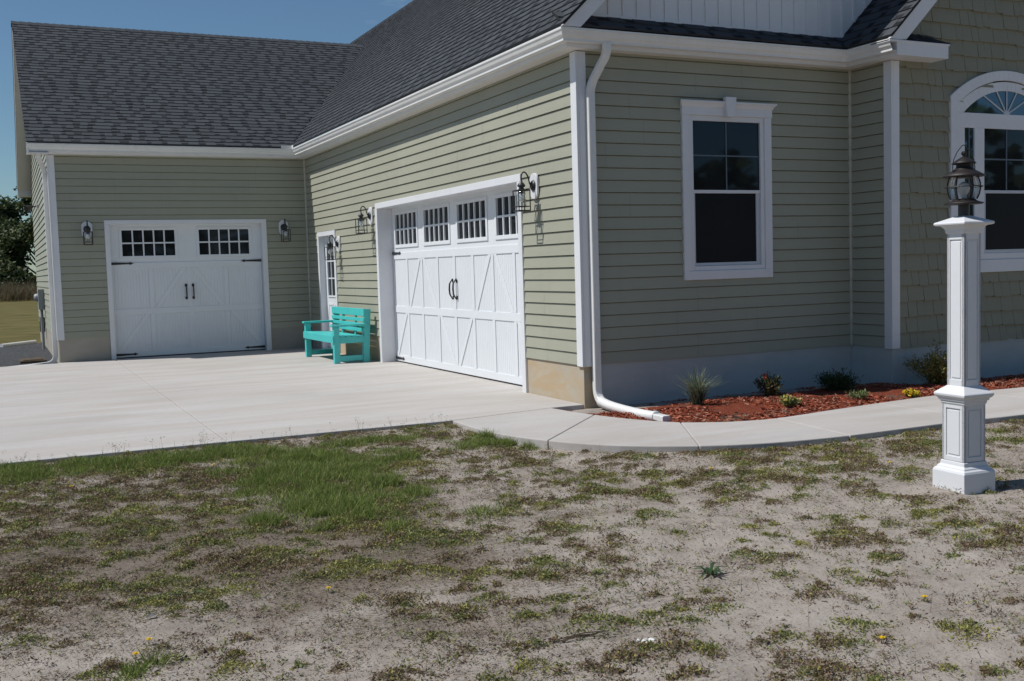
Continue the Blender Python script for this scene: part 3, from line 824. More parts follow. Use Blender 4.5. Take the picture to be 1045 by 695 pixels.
# ------------------------------------------------------------------ wall lanterns
def sconce(label):
    """local frame: wall plane at y=0, lantern hangs toward -y"""
    t=thing('wall_lantern',label,'wall light',group='black wall lanterns on the garage walls')
    mb=MB(); w=.088;h=.14
    out=[(w*math.cos(a),h-w*.9+w*.9*math.sin(a)) for a in [math.pi*i/12 for i in range(13)]]+[(-w*math.cos(a),-(h-w*.9)-w*.9*math.sin(a)) for a in [math.pi*i/12 for i in range(13)]]
    mb.prism([(x,-.016,z) for x,z in out],(0,-.026,0)); mb.build('mounting_block',M['white'],t,bevel=.006)
    mb=MB(); mb.lathe([(0,-.075),(.03,-.072),(.052,-.058),(.060,-.043)],(0,0,.005),18,'y'); bp_=mb.build('backplate',M['black'],t,smooth=True)
    mb=MB()
    ar=[(0,-.06,.0),(0,-.085,.03),(0,-.10,.09),(0,-.125,.135),(0,-.15,.150),(0,-.175,.135),(0,-.186,.10),(0,-.187,.05)]
    P=[cat(ar,i/30*7) for i in range(31)]; mb.tube(P,.0085,8); mb.build('arm',M['black'],t,smooth=True)
    mb=MB(); y=-.187
    mb.lathe([(.0,.066),(.014,.058),(.016,.040),(.034,.026),(.044,.006),(.044,-.002),(.024,-.018),(.032,-.030),(.034,-.078),(.0,-.080)],(0,y,0),16); mb.build('socket',M['black'],t,smooth=True)
    mb=MB(); r=.068; z1,z0=-.048,-.265
    c=[(-r,-r),(r,-r),(r,r),(-r,r)]
    for zz,rr in ((z1,.007),(z0,.007),(z0+.045,.005)):
        for i in range(4): a=c[i];b=c[(i+1)%4]; mb.tube([(a[0],y+a[1],zz),(b[0],y+b[1],zz)],rr,6)
    for a in c: mb.tube([(a[0],y+a[1],z1+.005),(a[0],y+a[1],z0-.004)],.0068,6); mb.tube([(a[0],y+a[1],z1),(0,y,z1+.012)],.004,6)
    mb.build('cage',M['black'],t)
    mb=MB(); mb.lathe([(.024,-.05),(.045,-.075),(.050,-.12),(.050,-.215),(.046,-.225)],(0,y,0),18); mb.build('glass',M['glass'],t,smooth=True)
    mb=MB(); mb.lathe([(.010,-.078),(.014,-.095),(.026,-.118),(.030,-.138),(.024,-.158),(.010,-.17),(0,-.172)],(0,y,0),14); mb.build('bulb',M['bulb'],t,smooth=True)
    return t
s0=sconce('black cage lantern on the wing wall, left of the single garage door')
s0.location=(-3.89,L,2.28)
dup(s0,(-.465,L,2.28),0,'black cage lantern on the wing wall, between single garage door and inner corner')
dup(s0,(0,6.53,2.28),-math.pi/2,'black cage lantern left of the double garage door, high above the teal bench')
dup(s0,(0,.93,2.29),-math.pi/2,'black cage lantern right of the double garage door, casting a long shadow on sunlit siding')
dup(s0,(0,8.32,1.90),-math.pi/2,'black cage lantern mounted low beside the narrow entry door')

# ------------------------------------------------------------------ bench
bn=thing('garden_bench','turquoise slatted garden bench with arms standing between entry door and double garage door','bench',(0,6.52,0))
BW=1.76; xf,xb_=-.70,-.12
def part(name,boxes=(),beams=(),mat='teal',parent=bn,bev=.006):
    mb=MB()
    for b in boxes: mb.box(*b)
    for b in beams: mb.beam(*b)
    return mb.build(name,M[mat],parent,bevel=bev)
for y0 in (0,BW-.09):
    part('leg',[(xf,xf+.09,y0,y0+.09,.0,.57)])                                   # front leg up to the arm
    part('leg',beams=[((xb_-.07,y0+.045,.0),(xb_-.02,y0+.045,.83),.088,.10,(0,1,0))])       # rear post leaning back
    part('arm_rest',[(xf-.03,xb_-.02,y0-.015,y0+.105,.571,.605)])
    part('runner',[(xf+.09,xb_+.0,y0+.02,y0+.065,.03,.115)])
    part('side_rail',[(xf+.09,xb_-.07,y0+.01,y0+.075,.31,.41)])
part('front_apron',[(xf-.022,xf-.001,0,BW,.32,.435)])
for i in range(5):
    a=xf+.0+i*.098; part('seat_slat',beams=[((a+.042,.092 if i==0 else 0.0,.428-i*.006),(a+.042,BW-(.092 if i==0 else 0),.428-i*.006),.084,.024,(1,0,0))])
def bxk(z): return xb_-.07+.05*z/.83
for z0,z1 in ((.72,.835),(.635,.69),(.555,.61),(.475,.53)):
    mb=MB(); xa=bxk((z0+z1)/2)-.055
    mb.beam((xa,.0,(z0+z1)/2),(xa,BW,(z0+z1)/2),z1-z0,.024,(0,0,1)); mb.build('back_slat',M['teal'],bn,bevel=.005)
for yy in (.5,1.2): part('back_brace',beams=[((bxk(.4)-.03,yy,.40),(bxk(.8)-.03,yy,.80),.07,.022,(0,1,0))])
part('rear_rail',[(xb_-.085,xb_-.05,.09,BW-.09,.33,.41)])

# ------------------------------------------------------------------ lamp post
lp=thing('lamp_post','white panelled square lamp post with copper lantern standing on the sandy lawn','lamp post',(.243,-4.49,-.13),R(-3))
h=.133
mb=MB(); mb.sqlathe([(0,0),(h,0),(h,.158),(h-.006,.172),(h-.018,.180),(h-.020,.188),(.104,.196),(.100,.202),(.098,.222),(.094,.226)]); mb.build('base',M['white'],lp,bevel=.003)
mb=MB()
def panel_sides(mb,hw,z0,z1,frame,depth=.008,rz0=0,rz1=0):
    for k in range(4):
        a=k*math.pi/2; c,s=math.cos(a),math.sin(a)
        def T(u,d,z): return (u*c+(hw+d)*s, u*s-(hw+d)*c, z)
        def pb(u0,u1,za,zb,d0,d1):
            p=[T(u0,d0,za),T(u1,d0,za),T(u1,d0,zb),T(u0,d0,zb)]; dv=Vector(T(0,d1,0))-Vector(T(0,d0,0)); mb.prism(p,dv)
        e=hw
        # body is recessed; stiles and rails stand proud
        pb(-e,-e+frame,z0,z1,-.02,0);pb(e-frame,e,z0,z1,-.02,0)
        pb(-e+frame,e-frame,z0,z0+frame+rz0,-.02,0);pb(-e+frame,e-frame,z1-frame-rz1,z1,-.02,0)
        pb(-e+frame,e-frame,z0+frame+rz0,z1-frame-rz1,-.02,-depth)
        g=.012
        pb(-e+frame+g,e-frame-g,z0+frame+rz0+g,z1-frame-rz1-g,-depth,-depth+.005)
    mb.box(-hw+.02,hw-.02,-hw+.02,hw-.02,z0,z1)
panel_sides(mb,.091,.226,.600,.032)
mb.build('pedestal',M['white'],lp,bevel=.002)
mb=MB(); mb.sqlathe([(.091,.590),(.098,.602),(.098,.614),(.108,.620),(.108,.630),(.120,.640),(.126,.650),(.128,.662),(.124,.668),(.070,.712)]); mb.build('pedestal_cap',M['white'],lp,bevel=.002)
mb=MB(); panel_sides(mb,.070,.70,1.688,.022,.007,.03,.02); mb.build('shaft',M['white'],lp,bevel=.002)
mb=MB(); mb.sqlathe([(.070,1.682),(.078,1.692),(.080,1.712),(.092,1.728),(.100,1.734),(.118,1.737),(.126,1.741),(.128,1.750),(.124,1.757),(.03,1.796),(0,1.797)]); mb.build('post_cap',M['white'],lp,bevel=.002)
ln=MB(); ln.lathe([(.0,1.79),(.034,1.79),(.034,1.868),(.0,1.868)],n=16); lt=ln.build('lantern',M['black'],lp,smooth=False)
def bit(name,prof,mat='copper',n=24,smooth=True):
    mb=MB(); mb.lathe(prof,n=n); return mb.build(name,M[mat],lt,smooth=smooth)
bit('lantern_base',[(0,1.866),(.108,1.868),(.118,1.871),(.118,1.877),(.100,1.882),(.078,1.890),(.066,1.902),(0,1.902)])
bit('lantern_roof',[(0,2.052),(.080,2.046),(.118,2.040),(.127,2.042),(.126,2.050),(.098,2.066),(.064,2.086),(.048,2.100),(.044,2.118),(.046,2.122),(.070,2.122),(.074,2.126),(.066,2.136),(.035,2.156),(.016,2.166),(.010,2.170),(.010,2.178),(.016,2.184),(.017,2.192),(.010,2.202),(0,2.204)])
mb=MB()
GPr=[(.070,1.90),(.084,1.93),(.091,1.965),(.090,2.0),(.083,2.025),(.074,2.046)]
mb.lathe(GPr,n=24); mb.build('glass_globe',M['glass'],lt,smooth=True)
mb=MB()
for k in range(6):
    a=k*math.pi/3+.3
    mb.tube([((r+.006)*math.cos(a),(r+.006)*math.sin(a),z) for r,z in GPr],.0048,6)
mb.tube([(.112*math.cos(a),.112*math.sin(a),1.978) for a in [2*math.pi*i/28 for i in range(29)]],.0035,6)
mb.tube([(-.118,0,1.978),(.118,0,1.978)],.003,5) if False else None
mb.build('lantern_cage',M['copper'],lt)
mb=MB(); mb.tube([(-.092,0,2.07),(-.094,0,2.105),(-.085,0,2.15),(-.055,0,2.20),(-.015,0,2.238),(0,0,2.243),(.015,0,2.238),(.055,0,2.20),(.085,0,2.15),(.094,0,2.105),(.092,0,2.07)],.003,6)
mb.tube([(-.092,0,2.075),(-.045,0,2.092)],.003,5); mb.tube([(.092,0,2.075),(.045,0,2.092)],.003,5); mb.build('bail_handle',M['black'],lt)
bit('bulb',[(.012,1.90),(.016,1.925),(.032,1.950),(.036,1.972),(.028,1.996),(.010,2.01),(0,2.012)],'bulb',16)

# ------------------------------------------------------------------ utilities on the wing's side wall
um=thing('electric_meter','grey electric meter box with conduit on the sunlit side wall of the wing','meter',(-W-.018,15.6,0))
mb=MB(); mb.box(-.12,0,-.16,.16,.80,1.24); mb.build('meter_box',M['greybox'],um,bevel=.01)
mb=MB(); mb.lathe([(0,-.20),(.06,-.195),(.082,-.16),(.085,-.12)],(0,0,1.06),20,'x'); mb.build('meter_dial',M['greybox'],um,smooth=True)
mb=MB(); mb.tube([(-.06,0,.80),(-.06,0,-.12)],.03,10); mb.tube([(-.06,0,.62),(-.06,0,.30)],.036,10); mb.build('conduit',M['greybox'],um,smooth=False)
mb=MB(); mb.box(-.10,0,.28,.52,.30,.62); mb.build('junction_box',M['black'],um,bevel=.01)
fl=thing('flood_light','twin headed security light high on the side wall of the wing','security light',(-W-.018,15.9,3.03))
mb=MB(); mb.box(-.03,0,-.06,.06,-.06,.06); mb.build('wall_box',M['white'],fl,bevel=.006)
for s in (-1,1):
    mb=MB(); mb.tube([(-.03,0,0),(-.09,s*.04,.0),(-.13,s*.08,-.01)],.012,8); mb.tube([(-.11,s*.07,.0),(-.16,s*.11,-.02),(-.24,s*.16,-.06)],[.03,.05,.07],14); mb.build('lamp_head',M['black'],fl,smooth=False)
mb=MB(); mb.tube([(-5.35,17.3,-.045),(-4.62,18.2,-.04)],.055,14); tag(mb.build('pvc_pipe',M['pvc'],smooth=False),'white plastic pipe lying at the far edge of the gravel','pipe')
mb=MB(); mb.box(-5.05,-4.62,11.6,12.3,-.12,-.02); mb.box(-5.0,-4.66,11.66,12.24,-.02,-.005); tag(mb.build('wooden_board',M['bark'],bevel=.01),'brown board lying on grey gravel beside the drain hose','board')

# ------------------------------------------------------------------ slabs
def slab(mb,poly,z1=0,z0=-.13):
    mb.prism([(x,y,z0) for x,y in poly],(0,0,z1-z0))
J=.004
mb=MB()
slab(mb,[(-16,-.13),(-3.62-J,-.13),(-3.55-J,L+.0),(-4.46,L+.0),(-4.46,L-.12),(-16,L-.12)])
slab(mb,[(-3.62+J,-.13),(-1.545,-.185),(-.39,.012),(0,.012),(0,L),(-3.55+J,L)])
slab(mb,[(0.0,1.365),(.3,1.365),(.3,6.235),(0.,6.235)]); slab(mb,[(-3.525,L),(-.872,L),(-.872,L+.2),(-3.525,L+.2)])
slab(mb,[(0,MD0+.085),(.13,MD0+.085),(.13,MD1-.085),(0,MD1-.085)])
mb.build('driveway',M['concrete'],bevel=.006,kind='structure')
outer=[(-1.545,-.195),(-1.54,-.99),(-1.346,-1.752),(-1.053,-2.191),(-.582,-2.585),(-.016,-2.828),(.591,-2.927),(1.101,-2.939),(1.9,-2.935),(2.672,-2.98),(4,-3.0),(7,-3.0),(11,-3.0)]
inner=[(-.39,.002),(-.31,-.579),(-.131,-1.185),(.153,-1.623),(.771,-1.872),(1.664,-1.773),(2.439,-1.68),(3.284,-1.62),(4.287,-1.70),(5.2,-1.74),(7,-1.74),(9,-1.74),(11,-1.74)]
outer[2]=(-1.38,-1.62)
def smooth2(P,n=6):
    P3=[(x,y,0) for x,y in P]; r=[]
    for i in range((len(P)-1)*n+1): q=cat(P3,i/n); r.append((q.x,q.y))
    return r
so,si=smooth2(outer),smooth2(inner)
def seg(P,a,b):
    """arc length between segment parameter positions"""
    return P[a:b+1]
mb=MB()
# joints where the photo shows them: (outer index, inner index)
def near(P,q): return min(range(len(P)),key=lambda i:(P[i][0]-q[0])**2+(P[i][1]-q[1])**2)
js=[(0,0),(near(so,(-1.30,-1.70)),near(si,(-.30,-.70))),(near(so,(-.45,-2.66)),near(si,(.10,-1.56))),(near(so,(.75,-2.93)),near(si,(.90,-1.90))),(near(so,(2.2,-2.93)),near(si,(2.25,-1.72))),(near(so,(3.6,-3)),near(si,(3.6,-1.65))),(near(so,(5.2,-3)),near(si,(5.2,-1.74))),(near(so,(7,-3)),near(si,(7,-1.74))),(len(so)-1,len(si)-1)]
for (a,b),(c,d) in zip(js,js[1:]):
    O=list(so[a:c+1]); I=list(si[b:d+1])
    # pull both ends in by the joint half width
    def nudge(P,i,j,dist):
        v=Vector(P[j])-Vector(P[i]); v.normalize(); q=Vector(P[i])+v*dist; return (q.x,q.y)
    O[0]=nudge(O,0,1,J);O[-1]=nudge(O,-1,-2,J) ;I[0]=nudge(I,0,1,J);I[-1]=nudge(I,-1,-2,J)
    slab(mb,O+I[::-1],0.0,-.12)
mb.build('walkway',M['concrete'],bevel=.008,kind='structure')

# ------------------------------------------------------------------ ground
def fbm(x,y,s,o=4,seed=0.):
    return noise.fractal(Vector((x*s+seed,y*s-seed,seed*1.7)),1.0,2.0,o)
def gheight(x,y):
    if y>9 or x>14 or x<-14 or y<-14: return -.10
    e=-.15 if x<-1.6 else -.15-2.8*min(1,(x+1.6)/1.3)**.6
    d=max(0,e-y)
    z=(-.030 if x<-1.6 else -.046)-.06*min(1,d/2.2)
    a=min(1,d/.5)
    return z+a*(.016*fbm(x,y,.9,3,3.1)+.012*fbm(x,y,4.,3,9.))+.006*fbm(x,y,9.,3,1.)
xs=np.concatenate([-np.geomspace(400,8,12),np.arange(-7.5,5.2,.045),np.geomspace(5.4,400,14)])
ys=np.concatenate([-np.geomspace(400,8,10),np.arange(-7.4,.6,.045),np.arange(.8,12,.6),np.geomspace(12.5,700,16)])
nx,ny=len(xs),len(ys)
V=np.zeros((ny,nx,3))
for j,y in enumerate(ys):
    for i,x in enumerate(xs): V[j,i]=(x,y,gheight(x,y))
idx=np.arange(nx*ny).reshape(ny,nx)
F=np.stack([idx[:-1,:-1],idx[:-1,1:],idx[1:,1:],idx[1:,:-1]],-1).reshape(-1,4)
me=bpy.data.meshes.new('lawn_ground'); me.from_pydata(V.reshape(-1,3).tolist(),[],F.tolist()); me.materials.append(M['ground'])
me.polygons.foreach_set('use_smooth',[True]*len(F))
g=bpy.data.objects.new('ground',me);COL.objects.link(g); g['kind']='structure'
mb=MB(); mb.prism([(-16,L-.12,-.11),(-4.44,L-.12,-.11),(-4.44,18.3,-.11),(-16,17.6,-.11)],(0,0,.045)); mb.build('gravel_strip',M['gravel'],kind='structure')

# planting bed
bi=[(x,y) for x,y in si if x<10.9]
def bed_edge(x):
    best=-3
    for (a,b) in zip(bi,bi[1:]):
        if a[0]<=x<=b[0] and b[0]>a[0]: return a[1]+(b[1]-a[1])*(x-a[0])/(b[0]-a[0])
    return -1.74
def bz_(x,y):
    w=0 if x<XB else -D
    e=bed_edge(x); t=(y-e)/(w-e+1e-6); t=max(0,min(1,t))
    return -.055+.07*math.sin(math.pi*min(1,t*1.15))*min(1,(x+.5)/1.0)+.018*fbm(x,y,2.5,3,5)+.008*fbm(x,y,14,3,2)
mb=MB(); gx=np.arange(-.38,9,.05); nt=34
for i,x in enumerate(gx):
    e=bed_edge(x)-.01; w=0.05 if x<XB else -D+.05
    for k in range(nt+1):
        y=e+(w-e)*k/nt; mb.v.append((x,y,bz_(x,y) if 0<k else -.07))
for i in range(len(gx)-1):
    for k in range(nt):
        a=i*(nt+1)+k; mb.f.append((a,a+nt+1,a+nt+2,a+1)); mb.m.append(0); mb.c.append((1,1,1))
mb.build('planting_bed',M['mulch'],smooth=True,kind='structure')

# quads cloud helper
def quads(P,Dv,Wv,Lh,Wh,bend=None):
    """P base (N,3), Dv unit dir (N,3), Wv unit side (N,3), length, width -> tapered 4 corner leaves"""
    a=P-Wv*Wh[:,None]*.5; b=P+Wv*Wh[:,None]*.5
    c=P+Dv*Lh[:,None]+Wv*Wh[:,None]*.12; d=P+Dv*Lh[:,None]-Wv*Wh[:,None]*.12
    return np.stack([a,b,c,d],1).reshape(-1,3)
def leafquads(P,Dv,Wv,Lh,Wh):
    """diamond leaves"""
    m=P+Dv*(Lh*.5)[:,None]
    return np.stack([P,m+Wv*(Wh*.5)[:,None],P+Dv*Lh[:,None],m-Wv*(Wh*.5)[:,None]],1).reshape(-1,3)
def unit(v): return v/np.maximum(1e-9,np.linalg.norm(v,axis=1))[:,None]
def rdirs(n,zmin,zmax):
    a=rng.uniform(0,2*np.pi,n); z=rng.uniform(zmin,zmax,n); r=np.sqrt(1-z*z)
    return np.stack([r*np.cos(a),r*np.sin(a),z],1)
def side(D): 
    r=rdirs(len(D),-1,1); return unit(np.cross(D,r))
def pick(cols,n,var=.2,w=None):
    c=np.array(cols)[rng.choice(len(cols),n,p=w)]; return np.clip(c*(1+rng.uniform(-var,var,(n,1))),0,1)
def inpoly(x,y,poly):
    inside=np.zeros(len(x),bool); n=len(poly)
    for i in range(n):
        x0,y0=poly[i];x1,y1=poly[(i+1)%n]
        if y0==y1: continue
        c=((y0>y)!=(y1>y))&(x<(x1-x0)*(y-y0)/(y1-y0)+x0); inside^=c
    return inside
slabpoly=[(-16,-.115),(-3.6,-.115),(-1.56,-.17)]+so[1:]+[(11,5),(-16,5)]
def free(x,y): return ~inpoly(x,y,slabpoly)
# vectorised ground height by bilinear lookup
def gh(x,y):
    i=np.clip(np.searchsorted(xs,x)-1,0,nx-2); j=np.clip(np.searchsorted(ys,y)-1,0,ny-2)
    tx=(x-xs[i])/(xs[i+1]-xs[i]);ty=(y-ys[j])/(ys[j+1]-ys[j]); Z=V[:,:,2]
    return Z[j,i]*(1-tx)*(1-ty)+Z[j,i+1]*tx*(1-ty)+Z[j+1,i]*(1-tx)*ty+Z[j+1,i+1]*tx*ty
def nz(x,y,s,seed): return np.array([noise.fractal(Vector((a*s+seed,b*s+seed,seed)),1.,2.,4) for a,b in zip(x,y)])

# mulch chips
n=26000; x=rng.uniform(-.36,7,n); e=np.array([bed_edge(a) for a in x]); w=np.where(x<XB,0,-D)
y=e+(w-e)*rng.random(n); z=np.array([bz_(a,b) for a,b in zip(x,y)])
keep=nz(x,y,1.1,4.4)<.16; x,y,z=x[keep],y[keep],z[keep]; n=len(x)
Dv=rdirs(n,-.15,.45); Sv=side(Dv); Lh=rng.uniform(.015,.05,n)
raw_mesh('bark_mulch',quads(np.stack([x,y,z+.004],1),Dv,Sv,Lh,Lh*rng.uniform(.2,.5,n)),None,4,M['chip'],pick([(.34,.085,.045),(.24,.058,.033),(.42,.16,.10),(.14,.036,.022),(.30,.09,.055),(.34,.20,.14)],n),kind='stuff')

# ------------------------------------------------------------------ weeds on the sandy lawn
VX0,VX1,VY0,VY1=-6.6,4.6,-7.2,0.
LX0,LX1=-6.6,5.0
olive=[(.20,.20,.065),(.14,.16,.05),(.27,.25,.075),(.11,.14,.055),(.31,.29,.09),(.17,.22,.08)]
brown=[(.20,.135,.095),(.15,.10,.075),(.24,.175,.125),(.18,.14,.10),(.30,.245,.18)]
clx=[];cly=[];clr=[];clk=[]
nc=8200
cx=rng.uniform(LX0,LX1,nc);cy=rng.uniform(VY0,-.1,nc)
dn=nz(cx,cy,.8,7.7)*.35+nz(cx,cy,2.6,1.3)*.7 + np.clip((cy+3.6)/9,-.10,.2)+np.where(cx<-3.2,.12,0)
keep=(dn>rng.uniform(-.38,.54,nc)); cx,cy=cx[keep],cy[keep]
fm=free(cx,cy);cx,cy=cx[fm],cy[fm]
print('clumps',len(cx))
Vs=[];Cs=[]
for k in range(len(cx)):
    r=rng.choice([.035,.05,.075,.11,.16],p=[.30,.32,.25,.11,.02])*rng.uniform(.8,1.3)
    m=int(70+ (r/.08)**1.8*330)
    typ=rng.random()
    ar=rng.normal(0,.46,(m,2))*r; ar[:,0]*=1.3
    ar+= .3*r*np.stack([np.sin(ar[:,1]/r*3+k),np.cos(ar[:,0]/r*3)],1)
    x=cx[k]+ar[:,0];y=cy[k]+ar[:,1]; rr=np.hypot(ar[:,0],ar[:,1])/r
    fr=free(x,y); x,y,rr=x[fr],y[fr],rr[fr]; m=len(x)
    if m<5: continue
    hgt=np.clip(1-rr,0,1)*rng.uniform(.010,.045)*rng.random(m)
    Dv=rdirs(m,-.05,.85); Sv=side(Dv)
    Lh=rng.uniform(.006,.022,m); Wh=Lh*rng.uniform(.18,.5,m)
    if typ<.34: c=pick(olive,m,.3)
    elif typ<.84:
        c=pick(brown,m,.3); g=rng.random(m)<.3; c[g]=pick(olive,g.sum(),.3); c=c*np.array([1.0,.94,.88])
    else: c=pick([(.33,.30,.09),(.28,.27,.085),(.22,.23,.08)],m,.25)
    Vs.append(leafquads(np.stack([x,y,gh(x,y)+hgt],1),Dv,Sv,Lh,Wh));Cs.append(c)
ns_p=13000; sx_=rng.uniform(LX0,LX1,ns_p); sy_=rng.uniform(VY0,-.1,ns_p); q=free(sx_,sy_)&(nz(sx_,sy_,1.1,3.9)>rng.uniform(-.75,.25,ns_p)); sx_,sy_=sx_[q],sy_[q]
for X,Y in zip(sx_,sy_):
    m=rng.integers(8,34); rr_=rng.uniform(.008,.03); typ=rng.random()
    p=np.stack([X+rng.normal(0,rr_,m),Y+rng.normal(0,rr_,m)],1); hh_=rng.random(m)*rng.uniform(.004,.035)
    Dv=rdirs(m,-.05,.9);Lh=rng.uniform(.006,.020,m)
    Vs.append(leafquads(np.stack([p[:,0],p[:,1],gh(p[:,0],p[:,1])+hh_],1),Dv,side(Dv),Lh,Lh*rng.uniform(.18,.5,m))); Cs.append(pick(olive if typ<.45 else brown,m,.35))
raw_mesh('low_weeds',np.concatenate(Vs),None,4,M['leaf'],np.concatenate(Cs),kind='stuff')
# dead thatch: thin bits lying between the living clumps
n=560000; x=rng.uniform(LX0,LX1,n);y=rng.uniform(VY0,-.1,n)
x2=x[:]; dn=nz(x,y,3.2,8.8)*.75+nz(x,y,.9,5.1)*.5+np.clip((-2.9-x)/4,-.25,.34)+np.clip((y+4)/14,-.05,.15)
keep=(dn>rng.uniform(-.22,.58,n))&free(x,y); x,y=x[keep],y[keep]; n=len(x); print('thatch',n)
Dv=rdirs(n,-.08,.42);Sv=side(Dv);Lh=rng.uniform(.006,.024,n); Wh=rng.uniform(.0018,.0042,n)
raw_mesh('dead_thatch',quads(np.stack([x,y,gh(x,y)+rng.random(n)*.010],1),Dv,Sv,Lh,Wh),None,4,M['leaf'],pick([(.18,.13,.095),(.12,.09,.068),(.24,.19,.14),(.15,.135,.075),(.20,.19,.10),(.09,.066,.05)],n,.3),kind='stuff')
# single leaves, dry crumbs and straw between the clumps
n=110000; x=rng.uniform(LX0,LX1,n);y=rng.uniform(VY0,-.1,n)
dn=nz(x,y,1.4,2.2); keep=(dn>rng.uniform(-.6,.5,n))&free(x,y); x,y=x[keep],y[keep]; n=len(x)
Dv=rdirs(n,-.05,.6);Sv=side(Dv);Lh=rng.uniform(.005,.02,n)
st=rng.random(n)<.10; Lh[st]=rng.uniform(.03,.09,st.sum()); Wh=Lh*rng.uniform(.15,.5,n); Wh[st]=.0022
raw_mesh('plant_litter',leafquads(np.stack([x,y,gh(x,y)+.003],1),Dv,Sv,Lh,Wh),None,4,M['leaf'],pick(brown+brown+brown+olive,n,.35),kind='stuff')
# thin upright stalks
n=2600; x=rng.uniform(LX0,LX1,n);y=rng.uniform(VY0,-.05,n); keep=free(x,y)&((y>-1.2)|(rng.random(n)<.4)); x,y=x[keep],y[keep]; n=len(x)
Dv=unit(rdirs(n,.6,.98)+np.array([0,0,.6]));Sv=side(Dv);Lh=rng.uniform(.03,.11,n)
raw_mesh('dry_stalks',quads(np.stack([x,y,gh(x,y)],1),Dv,Sv,Lh,np.full(n,.0028)),None,4,M['leaf'],pick(brown+[(.10,.12,.04),(.2,.16,.09)],n,.3),kind='stuff')
n=120; x=rng.uniform(-5.9,-1.7,n);y=-.16-rng.random(n)**2*.5; x+=.15*np.sin(x*9); Dv=unit(rdirs(n,.75,1)+np.array([0,0,.8]));Sv=side(Dv);Lh=rng.uniform(.05,.14,n)
P=np.stack([x,y,gh(x,y)],1); tip=P+Dv*Lh[:,None]; tt=np.repeat(tip,7,0)+rng.normal(0,.010,(n*7,3)); Dt=rdirs(n*7,-.3,.9)
raw_mesh('seed_stalks',np.concatenate([quads(P,Dv,Sv,Lh,np.full(n,.0028)),leafquads(tt,Dt,side(Dt),np.full(n*7,.009),np.full(n*7,.005))]),None,4,M['leaf'],pick([(.20,.20,.10),(.24,.19,.12),(.14,.17,.07)],n*8,.3),kind='stuff')
# greener long grass
blobs0=[(-4.55,-.62,.75,.30,-.1,1.0),(-3.75,-.62,.6,.28,0,.9),(-3.1,-1.15,.62,.42,-.5,1.0),(-3.35,-1.9,.52,.75,.15,1.),(-3.45,-2.8,.40,.62,.25,.9),(-2.45,-.62,.45,.16,0,.45),(-1.62,-1.22,.42,.24,-.62,1.0),(-1.35,-1.45,.22,.2,0,.8),(-4.85,-5.02,.10,.09,0,.9),(-2.6,-3.4,.25,.15,0,.25),(-5.3,-.5,.5,.25,0,.8)]
blobs=[]
for b in blobs0:      # each patch is broken into uneven tufts
    k=max(1,int(b[2]*b[3]*70))
    for i in range(k):
        u,v=random.gauss(0,.52),random.gauss(0,.52)
        X=b[0]+u*b[2]*math.cos(b[4])-v*b[3]*math.sin(b[4]); Y=b[1]+u*b[2]*math.sin(b[4])+v*b[3]*math.cos(b[4])
        blobs.append((X,Y,random.uniform(.08,.22),random.uniform(.06,.16),random.uniform(-.6,.6),b[5]*random.uniform(.35,1.1)))
blobs+=[(b[0],b[1],b[2]*.95,b[3]*.95,b[4],b[5]*.55) for b in blobs0]
Vs=[];Cs=[]
for bx_,by_,ra,rb,rot,den in blobs:
    m=int(11500*math.pi*ra*rb*den*1.35)+5; tall=random.uniform(.6,1.25)
    q=rng.normal(0,.5,(m,2)); rr=np.hypot(q[:,0],q[:,1]); 
    x=bx_+q[:,0]*ra*math.cos(rot)-q[:,1]*rb*math.sin(rot); y=by_+q[:,0]*ra*math.sin(rot)+q[:,1]*rb*math.cos(rot)
    k=free(x,y)&(nz(x,y,3.,6.6)>rr*.55-.75); x,y,rr=x[k],y[k],rr[k]; m=len(x)
    Dv=unit(rdirs(m,.3,.95)+np.array([.12,0,.35])); Sv=side(Dv); Lh=rng.uniform(.03,.085,m)*np.clip(1.25-rr*.5,.4,1.2)*tall
    Vs.append(quads(np.stack([x,y,gh(x,y)],1),Dv,Sv,Lh,rng.uniform(.0025,.0052,m)))
    Cs.append(pick([(.16,.23,.045),(.20,.26,.06),(.25,.30,.085),(.11,.16,.035),(.34,.30,.15)],m,.3,[.28,.27,.2,.13,.12]))
raw_mesh('long_grass',np.concatenate(Vs),None,4,M['leaf'],np.concatenate(Cs),kind='stuff')

# dandelions, a rosette weed, litter
def dandelion(label):
    t=thing('dandelion',label,'flower',group='small yellow dandelions in the lawn')
    mb=MB(); mb.cc=(.08,.12,.03); mb.tube([(0,0,-.03),(.003,0,.01),(.003,.002,.022)],.0018,5); mb.build('stem',M['leaf'],t)
    mb=MB(); 
    for k in range(18):
        a=k*2*math.pi/18; b=a+.25; mb.cc=(.75,.52,.02)
        mb.quad((.003,.002,.022),(.003+.013*math.cos(a),.002+.013*math.sin(a),.028),(.003+.016*math.cos(a+.12),.002+.016*math.sin(a+.12),.027),(.003+.013*math.cos(b),.002+.013*math.sin(b),.028))
    mb.lathe([(.007,.022),(.006,.030),(0,.032)],(.003,.002,0),8); mb.build('blossom',M['leaf'],t)
    return t
dl=[(-4.90,-4.93,'dandelion closest to the bottom left corner of the lawn'),(-4.83,-4.80,'dandelion behind the one nearest the bottom left corner'),
    (-3.97,-4.45,'lone dandelion on bare soil below the big grass patch'),(-4.93,-1.25,'dandelion at the left, near the driveway edge'),(-3.9,-1.05,'dandelion at the left border of the big grass patch'),
    (-3.35,-.55,'dandelion beside the driveway, behind the big grass patch'),(-2.25,-6.25,'dandelion close to the right end of the bottom edge'),(.35,-3.75,'dandelion on the lawn near the curved walkway, left of the lamp post'),(-.8,-3.2,'dandelion near the walkway joint in the middle of the lawn'),(-1.75,-6.0,'dandelion near the right edge, well below the lamp post')]
d0=dandelion(dl[0][2]); 
